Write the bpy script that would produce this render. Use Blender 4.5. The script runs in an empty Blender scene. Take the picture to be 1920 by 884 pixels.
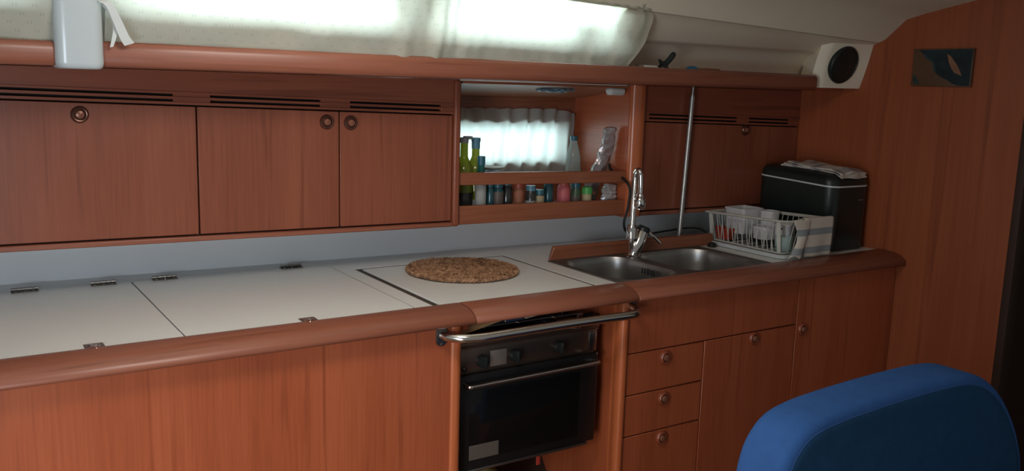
import bpy, bmesh, math, random
from mathutils import Vector, Matrix, noise
from math import sin, cos, pi, radians, sqrt, atan2, tan
rnd = random.Random(7)
S = bpy.context.scene
COL = S.collection

# ------------------------------------------------------------------ camera
cam_d = bpy.data.cameras.new('camera'); cam = bpy.data.objects.new('camera', cam_d); COL.objects.link(cam)
cam_d.sensor_width = 36.0; cam_d.sensor_fit = 'HORIZONTAL'; cam_d.lens = 31.3856
cam_d.clip_start = 0.02; cam_d.clip_end = 50
cam.matrix_world = Matrix(((0.8368370, 0.0668868, -0.5433507, 0.0), (-0.5466870, 0.1545538, -0.8229498, 0.0),
                           (0.0289324, 0.9857176, 0.1659025, 1.45), (0, 0, 0, 1)))
S.camera = cam

# ------------------------------------------------------------------ light
world = bpy.data.worlds.new('sky'); S.world = world; world.use_nodes = True
wn = world.node_tree.nodes; wl = world.node_tree.links
wbg = wn['Background']; wbg.inputs[0].default_value = (0.85, 0.84, 0.80, 1); wbg.inputs[1].default_value = 0.20

def area(name, loc, target, sx, sy, power, color):
    d = bpy.data.lights.new(name, 'AREA'); d.shape = 'RECTANGLE'; d.size = sx; d.size_y = sy
    d.energy = power; d.color = color
    o = bpy.data.objects.new(name, d); COL.objects.link(o); o.location = loc
    o.rotation_euler = (Vector(target) - Vector(loc)).to_track_quat('-Z', 'Y').to_euler()
    return o
# added warm and cool fill from the left, and roof hatch daylight
cw = area('low_warm_fill', (-0.50, 0.40, 0.55), (0.72, 1.85, 0.10), 0.5, 0.5, 3.6, (1.0, 0.93, 0.84)); cw.data.spread = radians(85)  # added low fill, narrowed to brighten the lower panels and miss the uppers
area('left_cool_fill', (-0.36, 0.74, 1.12), (1.2, 2.5, 0.95), 0.5, 0.3, 8.6, (0.74, 0.87, 1.0))  # added fill, set low and close to brighten the backsplash
area('hatch_daylight', (0.65, 1.32, 1.855), (0.9, 2.0, 0.9), 0.5, 0.35, 8.5, (1.0, 0.96, 0.90))
# sky beyond the deckhouse windows and the hull window
area('deckhouse_sky', (1.0, 2.48, 1.69), (1.0, 2.10, 1.64), 2.1, 0.20, 31, (0.86, 0.97, 1.0))
area('hull_window_sky', (1.66, 2.98, 1.27), (1.66, 2.5, 1.25), 0.9, 0.4, 11, (0.84, 0.97, 1.0))

S.view_settings.view_transform = 'Standard'; S.view_settings.look = 'None'
S.view_settings.exposure = 0.0; S.view_settings.gamma = 1.0; S.view_settings.use_curve_mapping = False

# ------------------------------------------------------------------ materials
MATS = {}
def new_mat(name):
    m = bpy.data.materials.new(name); m.use_nodes = True
    nt = m.node_tree; p = nt.nodes['Principled BSDF']
    MATS[name] = m
    return m, nt, p
def N(nt, t, **kw):
    n = nt.nodes.new(t)
    for k, v in kw.items():
        if k.startswith('i_'): n.inputs[k[2:]].default_value = v
        else: setattr(n, k, v)
    return n
def mth(nt, op, a, b=None, c=None):
    n = nt.nodes.new('ShaderNodeMath'); n.operation = op
    for i, v in enumerate((a, b, c)):
        if v is None: continue
        if isinstance(v, (int, float)): n.inputs[i].default_value = v
        else: nt.links.new(v, n.inputs[i])
    return n.outputs[0]
def simple(name, col, rough=0.5, metal=0.0, var=0.06, scale=12.0, bump=0.0, coat=0.0, trans=0.0, ior=1.45, spec=0.5):
    """one colour gently varied by noise"""
    m, nt, p = new_mat(name)
    tc = N(nt, 'ShaderNodeTexCoord'); no = N(nt, 'ShaderNodeTexNoise'); no.inputs['Scale'].default_value = scale
    no.inputs['Detail'].default_value = 4
    nt.links.new(tc.outputs['Object'], no.inputs['Vector'])
    r = N(nt, 'ShaderNodeValToRGB')
    c0 = [max(0, v * (1 - var)) for v in col] + [1]; c1 = [min(1, v * (1 + var)) for v in col] + [1]
    r.color_ramp.elements[0].color = c0; r.color_ramp.elements[1].color = c1
    r.color_ramp.elements[0].position = 0.3; r.color_ramp.elements[1].position = 0.7
    nt.links.new(no.outputs['Fac'], r.inputs['Fac']); nt.links.new(r.outputs['Color'], p.inputs['Base Color'])
    p.inputs['Roughness'].default_value = rough; p.inputs['Metallic'].default_value = metal
    p.inputs['Coat Weight'].default_value = coat; p.inputs['Coat Roughness'].default_value = 0.15
    p.inputs['Transmission Weight'].default_value = trans; p.inputs['IOR'].default_value = ior
    p.inputs['Specular IOR Level'].default_value = spec
    if bump > 0:
        b = N(nt, 'ShaderNodeBump'); b.inputs['Strength'].default_value = bump; b.inputs['Distance'].default_value = 0.002
        n2 = N(nt, 'ShaderNodeTexNoise'); n2.inputs['Scale'].default_value = scale * 12
        nt.links.new(tc.outputs['Object'], n2.inputs['Vector'])
        nt.links.new(n2.outputs['Fac'], b.inputs['Height']); nt.links.new(b.outputs['Normal'], p.inputs['Normal'])
    return m
def wood(name, dark, mid, light, axis='Z', rough=0.38, coat=0.25, streak=1.0, band=3.2):
    """teak veneer: broad bands, fine grain lines and short dark pores, all running along axis"""
    m, nt, p = new_mat(name)
    tc = N(nt, 'ShaderNodeTexCoord')
    mp = N(nt, 'ShaderNodeMapping'); nt.links.new(tc.outputs['Object'], mp.inputs['Vector'])
    a = 'XYZ'.index(axis)
    s1 = [1.0, 1.0, 1.0]; s1[a] = 0.035
    mp.inputs['Scale'].default_value = s1
    n1 = N(nt, 'ShaderNodeTexNoise'); n1.inputs['Scale'].default_value = band * 2.2; n1.inputs['Detail'].default_value = 3
    n1.inputs['Distortion'].default_value = 0.6
    n2 = N(nt, 'ShaderNodeTexNoise'); n2.inputs['Scale'].default_value = 150 * streak; n2.inputs['Detail'].default_value = 5
    n3 = N(nt, 'ShaderNodeTexNoise'); n3.inputs['Scale'].default_value = 42 * streak; n3.inputs['Detail'].default_value = 3
    n3.inputs['Distortion'].default_value = 0.4
    for n in (n1, n2, n3): nt.links.new(mp.outputs['Vector'], n.inputs['Vector'])
    r1 = N(nt, 'ShaderNodeValToRGB'); e = r1.color_ramp.elements
    e[0].position = 0.30; e[0].color = (*dark, 1); e[1].position = 0.72; e[1].color = (*light, 1)
    k = r1.color_ramp.elements.new(0.5); k.color = (*mid, 1)
    f = mth(nt, 'ADD', mth(nt, 'MULTIPLY', n1.outputs['Fac'], 0.55), mth(nt, 'MULTIPLY', n2.outputs['Fac'], 0.45))
    nt.links.new(f, r1.inputs['Fac'])
    r3 = N(nt, 'ShaderNodeValToRGB'); e = r3.color_ramp.elements
    e[0].position = 0.30; e[0].color = (0.66, 0.60, 0.58, 1); e[1].position = 0.40; e[1].color = (1, 1, 1, 1)
    nt.links.new(n3.outputs['Fac'], r3.inputs['Fac'])
    mx = N(nt, 'ShaderNodeMixRGB'); mx.blend_type = 'MULTIPLY'; mx.inputs['Fac'].default_value = 0.8
    nt.links.new(r1.outputs['Color'], mx.inputs['Color1']); nt.links.new(r3.outputs['Color'], mx.inputs['Color2'])
    nt.links.new(mx.outputs['Color'], p.inputs['Base Color'])
    p.inputs['Roughness'].default_value = rough
    p.inputs['Coat Weight'].default_value = coat; p.inputs['Coat Roughness'].default_value = 0.22
    b = N(nt, 'ShaderNodeBump'); b.inputs['Strength'].default_value = 0.12; b.inputs['Distance'].default_value = 0.001
    nt.links.new(n2.outputs['Fac'], b.inputs['Height']); nt.links.new(b.outputs['Normal'], p.inputs['Normal'])
    return m
WD, WM, WL = (0.29, 0.065, 0.025), (0.38, 0.089, 0.034), (0.45, 0.115, 0.046)
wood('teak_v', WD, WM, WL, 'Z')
wood('teak_upper_dimmed', (0.180, 0.048, 0.023), (0.235, 0.064, 0.031), (0.280, 0.082, 0.041), 'Z')  # teak darkened in colour so the upper doors look less lit
wood('teak_upper_dimmed_h', (0.20, 0.050, 0.023), (0.255, 0.067, 0.031), (0.30, 0.086, 0.041), 'X')  # same dimming in the colour, grain lengthwise
wood('teak_h', WD, WM, WL, 'X', rough=0.33, coat=0.35)
wood('teak_y', WD, WM, WL, 'Y')
wood('teak_edge_h', (0.215, 0.066, 0.036), (0.27, 0.087, 0.049), (0.315, 0.108, 0.062), 'X', rough=0.42, coat=0.18)
wood('teak_post', (0.40, 0.095, 0.034), (0.50, 0.13, 0.045), (0.58, 0.165, 0.06), 'Z', rough=0.30, coat=0.5)
wood('bulkhead_wood', (0.27, 0.064, 0.020), (0.33, 0.080, 0.026), (0.39, 0.100, 0.034), 'Z', rough=0.5, coat=0.08, streak=0.5, band=2.0)
wood('niche_wood', (0.20, 0.06, 0.028), (0.28, 0.088, 0.04), (0.35, 0.115, 0.055), 'X')
wood('light_wood', (0.42, 0.24, 0.11), (0.52, 0.31, 0.15), (0.6, 0.38, 0.19), 'X', rough=0.6, coat=0)
simple('gap_dark', (0.018, 0.014, 0.012), 0.9)
simple('channel_brown', (0.055, 0.042, 0.034), 0.7)
simple('laminate_white', (0.80, 0.79, 0.755), 0.30, var=0.012, scale=4, coat=0.1)
simple('backsplash_white', (0.84, 0.84, 0.84), 0.22, var=0.015, scale=3, coat=0.2)
simple('gelcoat_white', (0.52, 0.56, 0.57), 0.28, var=0.01, coat=0.3)
simple('liner_cream', (0.88, 0.80, 0.64), 0.45, var=0.02, scale=5)
simple('headliner_cream', (0.86, 0.78, 0.61), 0.8, var=0.02, scale=5, bump=0.1)
simple('steel_polished', (0.72, 0.68, 0.63), 0.20, 1.0, var=0.02)
simple('steel_brushed', (0.40, 0.385, 0.365), 0.36, 1.0, var=0.06, scale=20)
simple('sink_rim', (0.20, 0.19, 0.18), 0.5, 0.9, var=0.06)
simple('chrome', (0.75, 0.74, 0.72), 0.08, 1.0, var=0.01)
simple('steel_dark', (0.25, 0.22, 0.20), 0.3, 1.0, var=0.05)
simple('stove_panel', (0.165, 0.120, 0.095), 0.28, 0.85, var=0.04)
simple('black_plastic', (0.014, 0.016, 0.016), 0.35, var=0.05)
simple('black_satin', (0.010, 0.016, 0.014), 0.40, var=0.05, coat=0.1)
simple('oven_glass', (0.006, 0.006, 0.006), 0.10, var=0.02, spec=0.35)
simple('oven_black', (0.011, 0.010, 0.010), 0.3, var=0.05, spec=0.3)
simple('label_grey', (0.10, 0.080, 0.068), 0.5)
simple('label_bright', (0.34, 0.29, 0.25), 0.35, 0.6)
simple('knob_bronze', (0.16, 0.075, 0.055), 0.28, 0.75, var=0.1)
simple('knob_button', (0.26, 0.10, 0.06), 0.3, 0.3, var=0.1)
simple('knob_wood', (0.27, 0.066, 0.032), 0.3, 0.0, var=0.1, coat=0.5)
simple('blue_fabric', (0.044, 0.130, 0.37), 0.9, var=0.06, scale=30, bump=0.35, spec=0.2)
simple('blue_fabric_shaded', (0.022, 0.078, 0.17), 0.92, var=0.08, scale=30, bump=0.35, spec=0.2)  # seat fabric with the shade of the near face put into its colour
simple('blue_piping', (0.045, 0.13, 0.34), 0.8, var=0.04)
simple('rack_plastic', (0.56, 0.55, 0.49), 0.4, var=0.03)
simple('tub_white', (0.66, 0.65, 0.66), 0.4, var=0.02)
simple('red_plastic', (0.42, 0.05, 0.03), 0.45)
simple('white_strip', (0.58, 0.60, 0.60), 0.35)
simple('yellow_cloth', (0.42, 0.33, 0.09), 0.85, var=0.15)
simple('pink_label', (0.46, 0.10, 0.11), 0.5, var=0.1)
simple('paper_label', (0.30, 0.30, 0.28), 0.6, var=0.1, scale=90)
simple('beige_label', (0.36, 0.29, 0.17), 0.6, var=0.1)
simple('lid_green', (0.06, 0.30, 0.07), 0.4)
simple('lid_teal', (0.03, 0.12, 0.16), 0.35)
simple('lid_blue', (0.10, 0.24, 0.33), 0.35)
simple('lid_red', (0.40, 0.08, 0.05), 0.4)
simple('lid_grey', (0.26, 0.27, 0.30), 0.4)
simple('orange_spice', (0.26, 0.09, 0.05), 0.6, var=0.25, scale=60)
simple('jar_dark', (0.03, 0.03, 0.028), 0.2, coat=0.5)
simple('jar_green', (0.05, 0.08, 0.045), 0.25, coat=0.4)
simple('jar_teal', (0.02, 0.075, 0.09), 0.2, coat=0.5)
simple('cap_white', (0.62, 0.65, 0.62), 0.5)
simple('blue_cap', (0.03, 0.13, 0.24), 0.35)
simple('bristle', (0.42, 0.36, 0.29), 0.8, var=0.3, scale=80)
simple('floor_wood', (0.16, 0.08, 0.045), 0.5, var=0.2)
simple('cable_black', (0.012, 0.012, 0.012), 0.5)
simple('plaque_wood', (0.115, 0.058, 0.030), 0.5, var=0.14, scale=9, coat=0.1)
simple('plaque_resin', (0.007, 0.020, 0.026), 0.65, var=0.6, scale=30, coat=0.1)
simple('plaque_island', (0.27, 0.13, 0.075), 0.35, var=0.2, scale=40)
simple('plaque_teal', (0.030, 0.055, 0.055), 0.25, var=0.4, scale=60)
simple('joint_line', (0.36, 0.30, 0.23), 0.8)
simple('ribbon', (0.60, 0.62, 0.60), 0.8, var=0.02)
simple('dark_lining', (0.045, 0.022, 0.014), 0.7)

def glassy(name, col, rough=0.04, alpha=0.5, spec=0.6):
    """thin clear pane / film: part see-through, part glossy tinted"""
    m, nt, p = new_mat(name)
    t = N(nt, 'ShaderNodeBsdfTransparent'); t.inputs['Color'].default_value = (*col, 1)
    no = N(nt, 'ShaderNodeTexNoise'); no.inputs['Scale'].default_value = 8
    r = N(nt, 'ShaderNodeMapRange'); r.inputs['To Min'].default_value = max(0, alpha - .06); r.inputs['To Max'].default_value = min(1, alpha + .06)
    nt.links.new(no.outputs['Fac'], r.inputs['Value'])
    mx = N(nt, 'ShaderNodeMixShader')
    nt.links.new(r.outputs['Result'], mx.inputs['Fac'])
    nt.links.new(t.outputs['BSDF'], mx.inputs[1]); nt.links.new(p.outputs['BSDF'], mx.inputs[2])
    p.inputs['Base Color'].default_value = (*col, 1); p.inputs['Roughness'].default_value = rough
    p.inputs['Specular IOR Level'].default_value = spec
    nt.links.new(mx.outputs['Shader'], nt.nodes['Material Output'].inputs['Surface'])
    return m
glassy('window_glass', (0.93, 0.99, 0.99), 0.03, 0.08)
glassy('bottle_green', (0.33, 0.40, 0.06), 0.08, 0.60)
glassy('bottle_clear', (0.80, 0.90, 0.88), 0.06, 0.22)
glassy('bottle_teal', (0.03, 0.16, 0.14), 0.08, 0.65)

def cloth_translucent(name, col, tcol, tfac, pattern=False, transp=0.0, mark=(0.24, 0.24, 0.26)):
    m, nt, p = new_mat(name)
    tc = N(nt, 'ShaderNodeTexCoord')
    d = N(nt, 'ShaderNodeBsdfDiffuse'); t = N(nt, 'ShaderNodeBsdfTranslucent')
    nz = N(nt, 'ShaderNodeTexNoise'); nz.inputs['Scale'].default_value = 7
    nt.links.new(tc.outputs['Object'], nz.inputs['Vector'])
    def tint(c):
        r = N(nt, 'ShaderNodeValToRGB')
        r.color_ramp.elements[0].color = (*[v * .94 for v in c], 1); r.color_ramp.elements[1].color = (*c, 1)
        nt.links.new(nz.outputs['Fac'], r.inputs['Fac']); return r.outputs['Color']
    c1, c2 = tint(col), tint(tcol)
    if pattern:   # pairs of tiny dark ticks in staggered rows
        sp = N(nt, 'ShaderNodeSeparateXYZ'); nt.links.new(tc.outputs['Object'], sp.inputs[0])
        v = mth(nt, 'DIVIDE', sp.outputs['Z'], 0.0165); row = mth(nt, 'FLOOR', v); fv = mth(nt, 'FRACT', v)
        u = mth(nt, 'ADD', mth(nt, 'DIVIDE', sp.outputs['X'], 0.036), mth(nt, 'MULTIPLY', row, 0.37)); fu = mth(nt, 'FRACT', u)
        au = mth(nt, 'ABSOLUTE', mth(nt, 'SUBTRACT', fu, 0.5))
        m1 = mth(nt, 'MULTIPLY', mth(nt, 'GREATER_THAN', au, 0.055), mth(nt, 'LESS_THAN', au, 0.105))
        m2 = mth(nt, 'LESS_THAN', mth(nt, 'ABSOLUTE', mth(nt, 'SUBTRACT', fv, 0.5)), 0.17)
        mk = mth(nt, 'MULTIPLY', mth(nt, 'MULTIPLY', m1, m2), 0.30)
        def mk_mix(c):
            mx = N(nt, 'ShaderNodeMixRGB'); nt.links.new(mk, mx.inputs['Fac']); nt.links.new(c, mx.inputs['Color1'])
            mx.inputs['Color2'].default_value = (*mark, 1); return mx.outputs['Color']
        c1, c2 = mk_mix(c1), mk_mix(c2)
    nt.links.new(c1, d.inputs['Color']); nt.links.new(c2, t.inputs['Color'])
    mx = N(nt, 'ShaderNodeMixShader'); mx.inputs['Fac'].default_value = tfac
    nt.links.new(d.outputs[0], mx.inputs[1]); nt.links.new(t.outputs[0], mx.inputs[2])
    out = mx.outputs[0]
    if transp > 0:
        tr = N(nt, 'ShaderNodeBsdfTransparent'); mx2 = N(nt, 'ShaderNodeMixShader'); mx2.inputs['Fac'].default_value = transp
        nt.links.new(out, mx2.inputs[1]); nt.links.new(tr.outputs[0], mx2.inputs[2]); out = mx2.outputs[0]
    nt.links.new(out, nt.nodes['Material Output'].inputs['Surface'])
    return m
cloth_translucent('curtain_cloth', (0.66, 0.62, 0.52), (0.80, 0.80, 0.70), 0.48, True)
cloth_translucent('sheer_cloth', (0.62, 0.66, 0.64), (0.82, 0.88, 0.84), 0.58, False, 0.10)

def striped_cloth(name, base, band, period, duty, axis='Z', off=0.0):
    m, nt, p = new_mat(name)
    tc = N(nt, 'ShaderNodeTexCoord'); sp = N(nt, 'ShaderNodeSeparateXYZ'); nt.links.new(tc.outputs['Object'], sp.inputs[0])
    v = mth(nt, 'FRACT', mth(nt, 'DIVIDE', mth(nt, 'ADD', sp.outputs[axis], off), period))
    k = mth(nt, 'LESS_THAN', v, duty)
    mx = N(nt, 'ShaderNodeMixRGB'); nt.links.new(k, mx.inputs['Fac'])
    mx.inputs['Color1'].default_value = (*base, 1); mx.inputs['Color2'].default_value = (*band, 1)
    nt.links.new(mx.outputs[0], p.inputs['Base Color']); p.inputs['Roughness'].default_value = 0.9
    p.inputs['Specular IOR Level'].default_value = 0.15
    b = N(nt, 'ShaderNodeBump'); b.inputs['Strength'].default_value = 0.3; b.inputs['Distance'].default_value = 0.001
    n2 = N(nt, 'ShaderNodeTexNoise'); n2.inputs['Scale'].default_value = 400
    nt.links.new(tc.outputs['Object'], n2.inputs['Vector'])
    nt.links.new(n2.outputs['Fac'], b.inputs['Height']); nt.links.new(b.outputs['Normal'], p.inputs['Normal'])
    return m
striped_cloth('towel_striped', (0.60, 0.54, 0.46), (0.27, 0.29, 0.30), 0.062, 0.36, 'Z', 0.048)
striped_cloth('towel_folded', (0.58, 0.52, 0.46), (0.33, 0.30, 0.29), 0.085, 0.30, 'Y', 0.03)

def straw(name):
    m, nt, p = new_mat(name)
    tc = N(nt, 'ShaderNodeTexCoord'); n1 = N(nt, 'ShaderNodeTexNoise'); n1.inputs['Scale'].default_value = 55; n1.inputs['Detail'].default_value = 6
    n1.inputs['Distortion'].default_value = 1.2
    nt.links.new(tc.outputs['Object'], n1.inputs['Vector'])
    r = N(nt, 'ShaderNodeValToRGB'); e = r.color_ramp.elements
    e[0].position = .32; e[0].color = (.13, .055, .022, 1); e[1].position = .62; e[1].color = (.52, .29, .16, 1)
    nt.links.new(n1.outputs['Fac'], r.inputs['Fac']); nt.links.new(r.outputs['Color'], p.inputs['Base Color'])
    p.inputs['Roughness'].default_value = 0.75
    return m
straw('straw')
def foil(name, col, rough):
    m, nt, p = new_mat(name)
    tc = N(nt, 'ShaderNodeTexCoord'); n1 = N(nt, 'ShaderNodeTexVoronoi'); n1.inputs['Scale'].default_value = 38
    nt.links.new(tc.outputs['Object'], n1.inputs['Vector'])
    n2 = N(nt, 'ShaderNodeTexNoise'); n2.inputs['Scale'].default_value = 9
    nt.links.new(tc.outputs['Object'], n2.inputs['Vector'])
    r = N(nt, 'ShaderNodeValToRGB'); r.color_ramp.elements[0].color = (*[v * .55 for v in col], 1); r.color_ramp.elements[1].color = (*col, 1)
    nt.links.new(n2.outputs['Fac'], r.inputs['Fac']); nt.links.new(r.outputs['Color'], p.inputs['Base Color'])
    p.inputs['Roughness'].default_value = rough; p.inputs['Metallic'].default_value = 0.35
    b = N(nt, 'ShaderNodeBump'); b.inputs['Strength'].default_value = 0.8; b.inputs['Distance'].default_value = 0.006
    nt.links.new(n1.outputs['Distance'], b.inputs['Height']); nt.links.new(b.outputs['Normal'], p.inputs['Normal'])
foil('foil_silver', (0.62, 0.60, 0.60), 0.18)
foil('foil_wrap', (0.50, 0.45, 0.46), 0.22)
foil('foil_blue', (0.20, 0.33, 0.42), 0.2)

# ------------------------------------------------------------------ mesh helpers
def BM(): return bmesh.new()
def face(bm, vs):
    try: return bm.faces.new(vs)
    except ValueError: return None
def hexa(bm, p):
    """8 corners: bottom ring then top ring (both counter-clockwise)"""
    v = [bm.verts.new(q) for q in p]
    for f in ((3, 2, 1, 0), (4, 5, 6, 7), (0, 1, 5, 4), (1, 2, 6, 5), (2, 3, 7, 6), (3, 0, 4, 7)): face(bm, [v[i] for i in f])
    return v
def box(bm, x0, x1, y0, y1, z0, z1, bev=0.0, seg=2):
    t = BM()
    hexa(t, [(x0, y0, z0), (x1, y0, z0), (x1, y1, z0), (x0, y1, z0), (x0, y0, z1), (x1, y0, z1), (x1, y1, z1), (x0, y1, z1)])
    if bev > 0: bmesh.ops.bevel(t, geom=t.edges[:], offset=bev, segments=seg, affect='EDGES', profile=0.5)
    merge(bm, t)
def merge(bm, t, mtx=None):
    if mtx is not None: bmesh.ops.transform(t, matrix=mtx, verts=t.verts)
    me = bpy.data.meshes.new('tmp'); t.to_mesh(me); t.free(); bm.from_mesh(me); bpy.data.meshes.remove(me)
def loft(bm, rings, closed=True, cap=True):
    R = [[bm.verts.new(p) for p in r] for r in rings]
    n = len(R[0])
    for a, b in zip(R, R[1:]):
        for i in range(n if closed else n - 1):
            j = (i + 1) % n; face(bm, [a[i], a[j], b[j], b[i]])
    if cap and closed:
        face(bm, R[0][::-1]); face(bm, R[-1])
    return R
def prism_x(bm, prof0, x0, x1, prof1=None):
    """(y,z) profile swept along x"""
    loft(bm, [[(x0, y, z) for y, z in prof0], [(x1, y, z) for y, z in (prof1 or prof0)]])
def poly_z(bm, pts, z0, z1):
    loft(bm, [[(x, y, z0) for x, y in pts], [(x, y, z1) for x, y in pts]])
def rrect(cx, cy, w, h, r, n=6):
    o = []
    for sx, sy, a0 in ((1, 1, 0), (-1, 1, 90), (-1, -1, 180), (1, -1, 270)):
        for k in range(n + 1):
            a = radians(a0 + 90 * k / n)
            o.append((cx + sx * (w / 2 - r) + r * cos(a), cy + sy * (h / 2 - r) + r * sin(a)))
    return o
def tube(bm, pts, r, n=10, cap=True):
    pts = [Vector(p) for p in pts]; rs = r if isinstance(r, (list, tuple)) else [r] * len(pts)
    rings = []; up = None
    for i, p in enumerate(pts):
        t = (pts[min(i + 1, len(pts) - 1)] - pts[max(i - 1, 0)]).normalized()
        if up is None:
            up = Vector((0, 0, 1)) if abs(t.z) < .9 else Vector((1, 0, 0))
        u = (up - t * up.dot(t)).normalized(); up = u; v = t.cross(u)
        rings.append([p + (u * cos(2 * pi * k / n) + v * sin(2 * pi * k / n)) * rs[i] for k in range(n)])
    loft(bm, rings, True, cap)
def curve_pts(ctrl, n=8):
    """Catmull-Rom through control points"""
    c = [Vector(p) for p in ctrl]; c = [c[0] * 2 - c[1]] + c + [c[-1] * 2 - c[-2]]; o = []
    for i in range(1, len(c) - 2):
        for k in range(n):
            t = k / n
            o.append(0.5 * ((2 * c[i]) + (c[i + 1] - c[i - 1]) * t + (2 * c[i - 1] - 5 * c[i] + 4 * c[i + 1] - c[i + 2]) * t * t + (3 * c[i] - c[i - 1] - 3 * c[i + 1] + c[i + 2]) * t ** 3))
    o.append(c[-2]); return o
def lathe(bm, prof, origin, axis=(0, 0, 1), n=24, sx=1.0):
    """(radius, height) profile around axis"""
    t = BM(); rings = []
    for r, h in prof: rings.append([(max(r, 1e-5) * cos(2 * pi * k / n) * sx, max(r, 1e-5) * sin(2 * pi * k / n), h) for k in range(n)])
    loft(t, rings)
    q = Vector(axis).normalized().to_track_quat('Z', 'Y').to_matrix().to_4x4()
    merge(bm, t, Matrix.Translation(origin) @ q)
WL_ = {}
def obj(name, bm, mat, parent=None, at=None, smooth=40, bevel=0.0, label=None):
    """link bm (authored in world coordinates) as one mesh object"""
    bmesh.ops.remove_doubles(bm, verts=bm.verts, dist=1e-6)
    bmesh.ops.recalc_face_normals(bm, faces=bm.faces)
    if parent is not None: base = WL_[parent]
    elif at is not None: base = Vector(at)
    else:
        xs = [v.co for v in bm.verts]
        base = Vector((sum(v.x for v in xs) / len(xs), sum(v.y for v in xs) / len(xs), min(v.z for v in xs)))
    for v in bm.verts: v.co -= base
    me = bpy.data.meshes.new(name); bm.to_mesh(me); bm.free()
    me.materials.append(MATS[mat])
    if smooth:
        for p in me.polygons: p.use_smooth = True
        me.set_sharp_from_angle(angle=radians(smooth))
    o = bpy.data.objects.new(name, me); COL.objects.link(o)
    if parent is not None: o.parent = parent
    else: o.location = base
    WL_[o] = base
    if bevel > 0:
        b = o.modifiers.new('bevel', 'BEVEL'); b.width = bevel; b.segments = 2; b.limit_method = 'ANGLE'; b.angle_limit = radians(50)
    if label: o['label'] = label
    return o
def thing(name, at, label, cat, group=None):
    o = bpy.data.objects.new(name, None); o.empty_display_size = 0.05; COL.objects.link(o); o.location = at
    WL_[o] = Vector(at); return tag(o, label, cat, group)
def tag(o, label, cat, group=None):
    o['label'] = label; o['category'] = cat
    if group: o['group'] = group
    return o
def struct(name, bm, mat, smooth=40, bevel=0.0, label=None):
    o = obj(name, bm, mat, None, smooth=smooth, bevel=bevel); o['kind'] = 'structure'
    if label: o['label'] = label
    return o
def lerp(a, b, t): return a + (b - a) * t

# ================================================================== THE SETTING
XE = 2.87
def zj(x): return 1.637 + 0.033 * (XE - x)          # joint between deckhouse side and ceiling
# floor and hull side
b = BM(); box(b, -1.0, 4.2, -0.6, 3.0, -0.03, 0.0); struct('floor', b, 'floor_wood')
b = BM(); box(b, -1.0, 2.87, 2.76, 2.80, 0.0, 1.16); box(b, -1.0, 1.32, 2.76, 2.80, 1.16, 1.46); box(b, 2.02, 2.87, 2.76, 2.80, 1.16, 1.46)
box(b, 1.32, 2.02, 2.76, 2.80, 1.38, 1.46); struct('wall_back', b, 'dark_lining')
# ceiling, curved down to the deckhouse side
def ceil_prof(x):
    k = 0.04 * (XE - x)
    return [(2.012, zj(x)), (1.985, zj(x) + .012 + .2 * k), (1.91, 1.714 + k), (1.84, 1.731 + k), (1.76, 1.747 + k), (1.66, 1.766 + k), (1.5, 1.79 + k), (1.25, 1.815 + k), (0.95, 1.83 + k)]
b = BM()
P0, P1 = ceil_prof(-0.5), ceil_prof(XE)
loft(b, [[(-0.5, y, z) for y, z in P0] + [(-0.5, y, z + .03) for y, z in P0[::-1]], [(XE, y, z) for y, z in P1] + [(XE, y, z + .03) for y, z in P1[::-1]]])
struct('ceiling', b, 'headliner_cream', smooth=50)
# deckhouse side liner right of the curtain: moulded with a step
def liner_prof(x):
    z = zj(x); return [(2.012, z), (2.06, z - .017), (2.115, 1.603), (2.135, 1.596), (2.165, 1.598), (2.20, 1.585), (2.235, 1.545), (2.255, 1.51), (2.27, 1.47)]
b = BM(); xs = [1.70, 2.2, 2.5, 2.87]
loft(b, [[(x, y, z) for y, z in liner_prof(x)] + [(x, y + .02, z + .012) for y, z in liner_prof(x)[::-1]] for x in xs])
struct('wall_side', b, 'liner_cream', smooth=60)
# window frame of the deckhouse side: strip above, strip below, mullions
def wf(x, t):   # t 0 top .. 1 bottom on the leaning side
    return (x, lerp(2.045, 2.235, t), lerp(zj(x) + .03, 1.47, t))
b = BM()
def wf_strip(bm, x0, x1, t0, t1):
    th = Vector((0, .018, .018))
    a = [Vector(wf(x0, t0)), Vector(wf(x1, t0)), Vector(wf(x1, t1)), Vector(wf(x0, t1))]
    hexa(bm, [p + th for p in a] + a)
wf_strip(b, -0.5, 1.84, 0.0, 0.04); wf_strip(b, -0.5, 1.84, 0.55, 1.0)
for x0, x1 in ((-.5, -.35), (.20, .37), (1.005, 1.13), (1.72, 1.86)): wf_strip(b, x0, x1, 0.0, 1.0)
wf_strip(b, 1.57, 1.64, 0.36, 0.6)
struct('window_1', b, 'gelcoat_white')
b = BM(); th = Vector((0, .004, .004))
a = [Vector(wf(-.5, .02)), Vector(wf(1.84, .02)), Vector(wf(1.84, .6)), Vector(wf(-.5, .6))]
o9 = Vector((0, .010, .010)); hexa(b, [p + th + o9 for p in a] + [p + o9 for p in a])
struct('window_2', b, 'window_glass')
# bulkhead at the forward end
b = BM(); pts = [(1.478, 0.0), (2.78, 0.0), (2.78, 1.62), (2.35, 1.62)] + [(y, z + .012) for y, z in P1 if y > 1.50] + [(1.458, 1.81)]
loft(b, [[(XE, y, z) for y, z in pts], [(XE + .03, y, z) for y, z in pts]]); struct('wall_right', b, 'bulkhead_wood')
b = BM(); box(b, XE - .001, XE + .055, 1.448, 1.476, 0.0, 1.80, 0.004); struct('trim_1', b, 'dark_lining')
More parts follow.
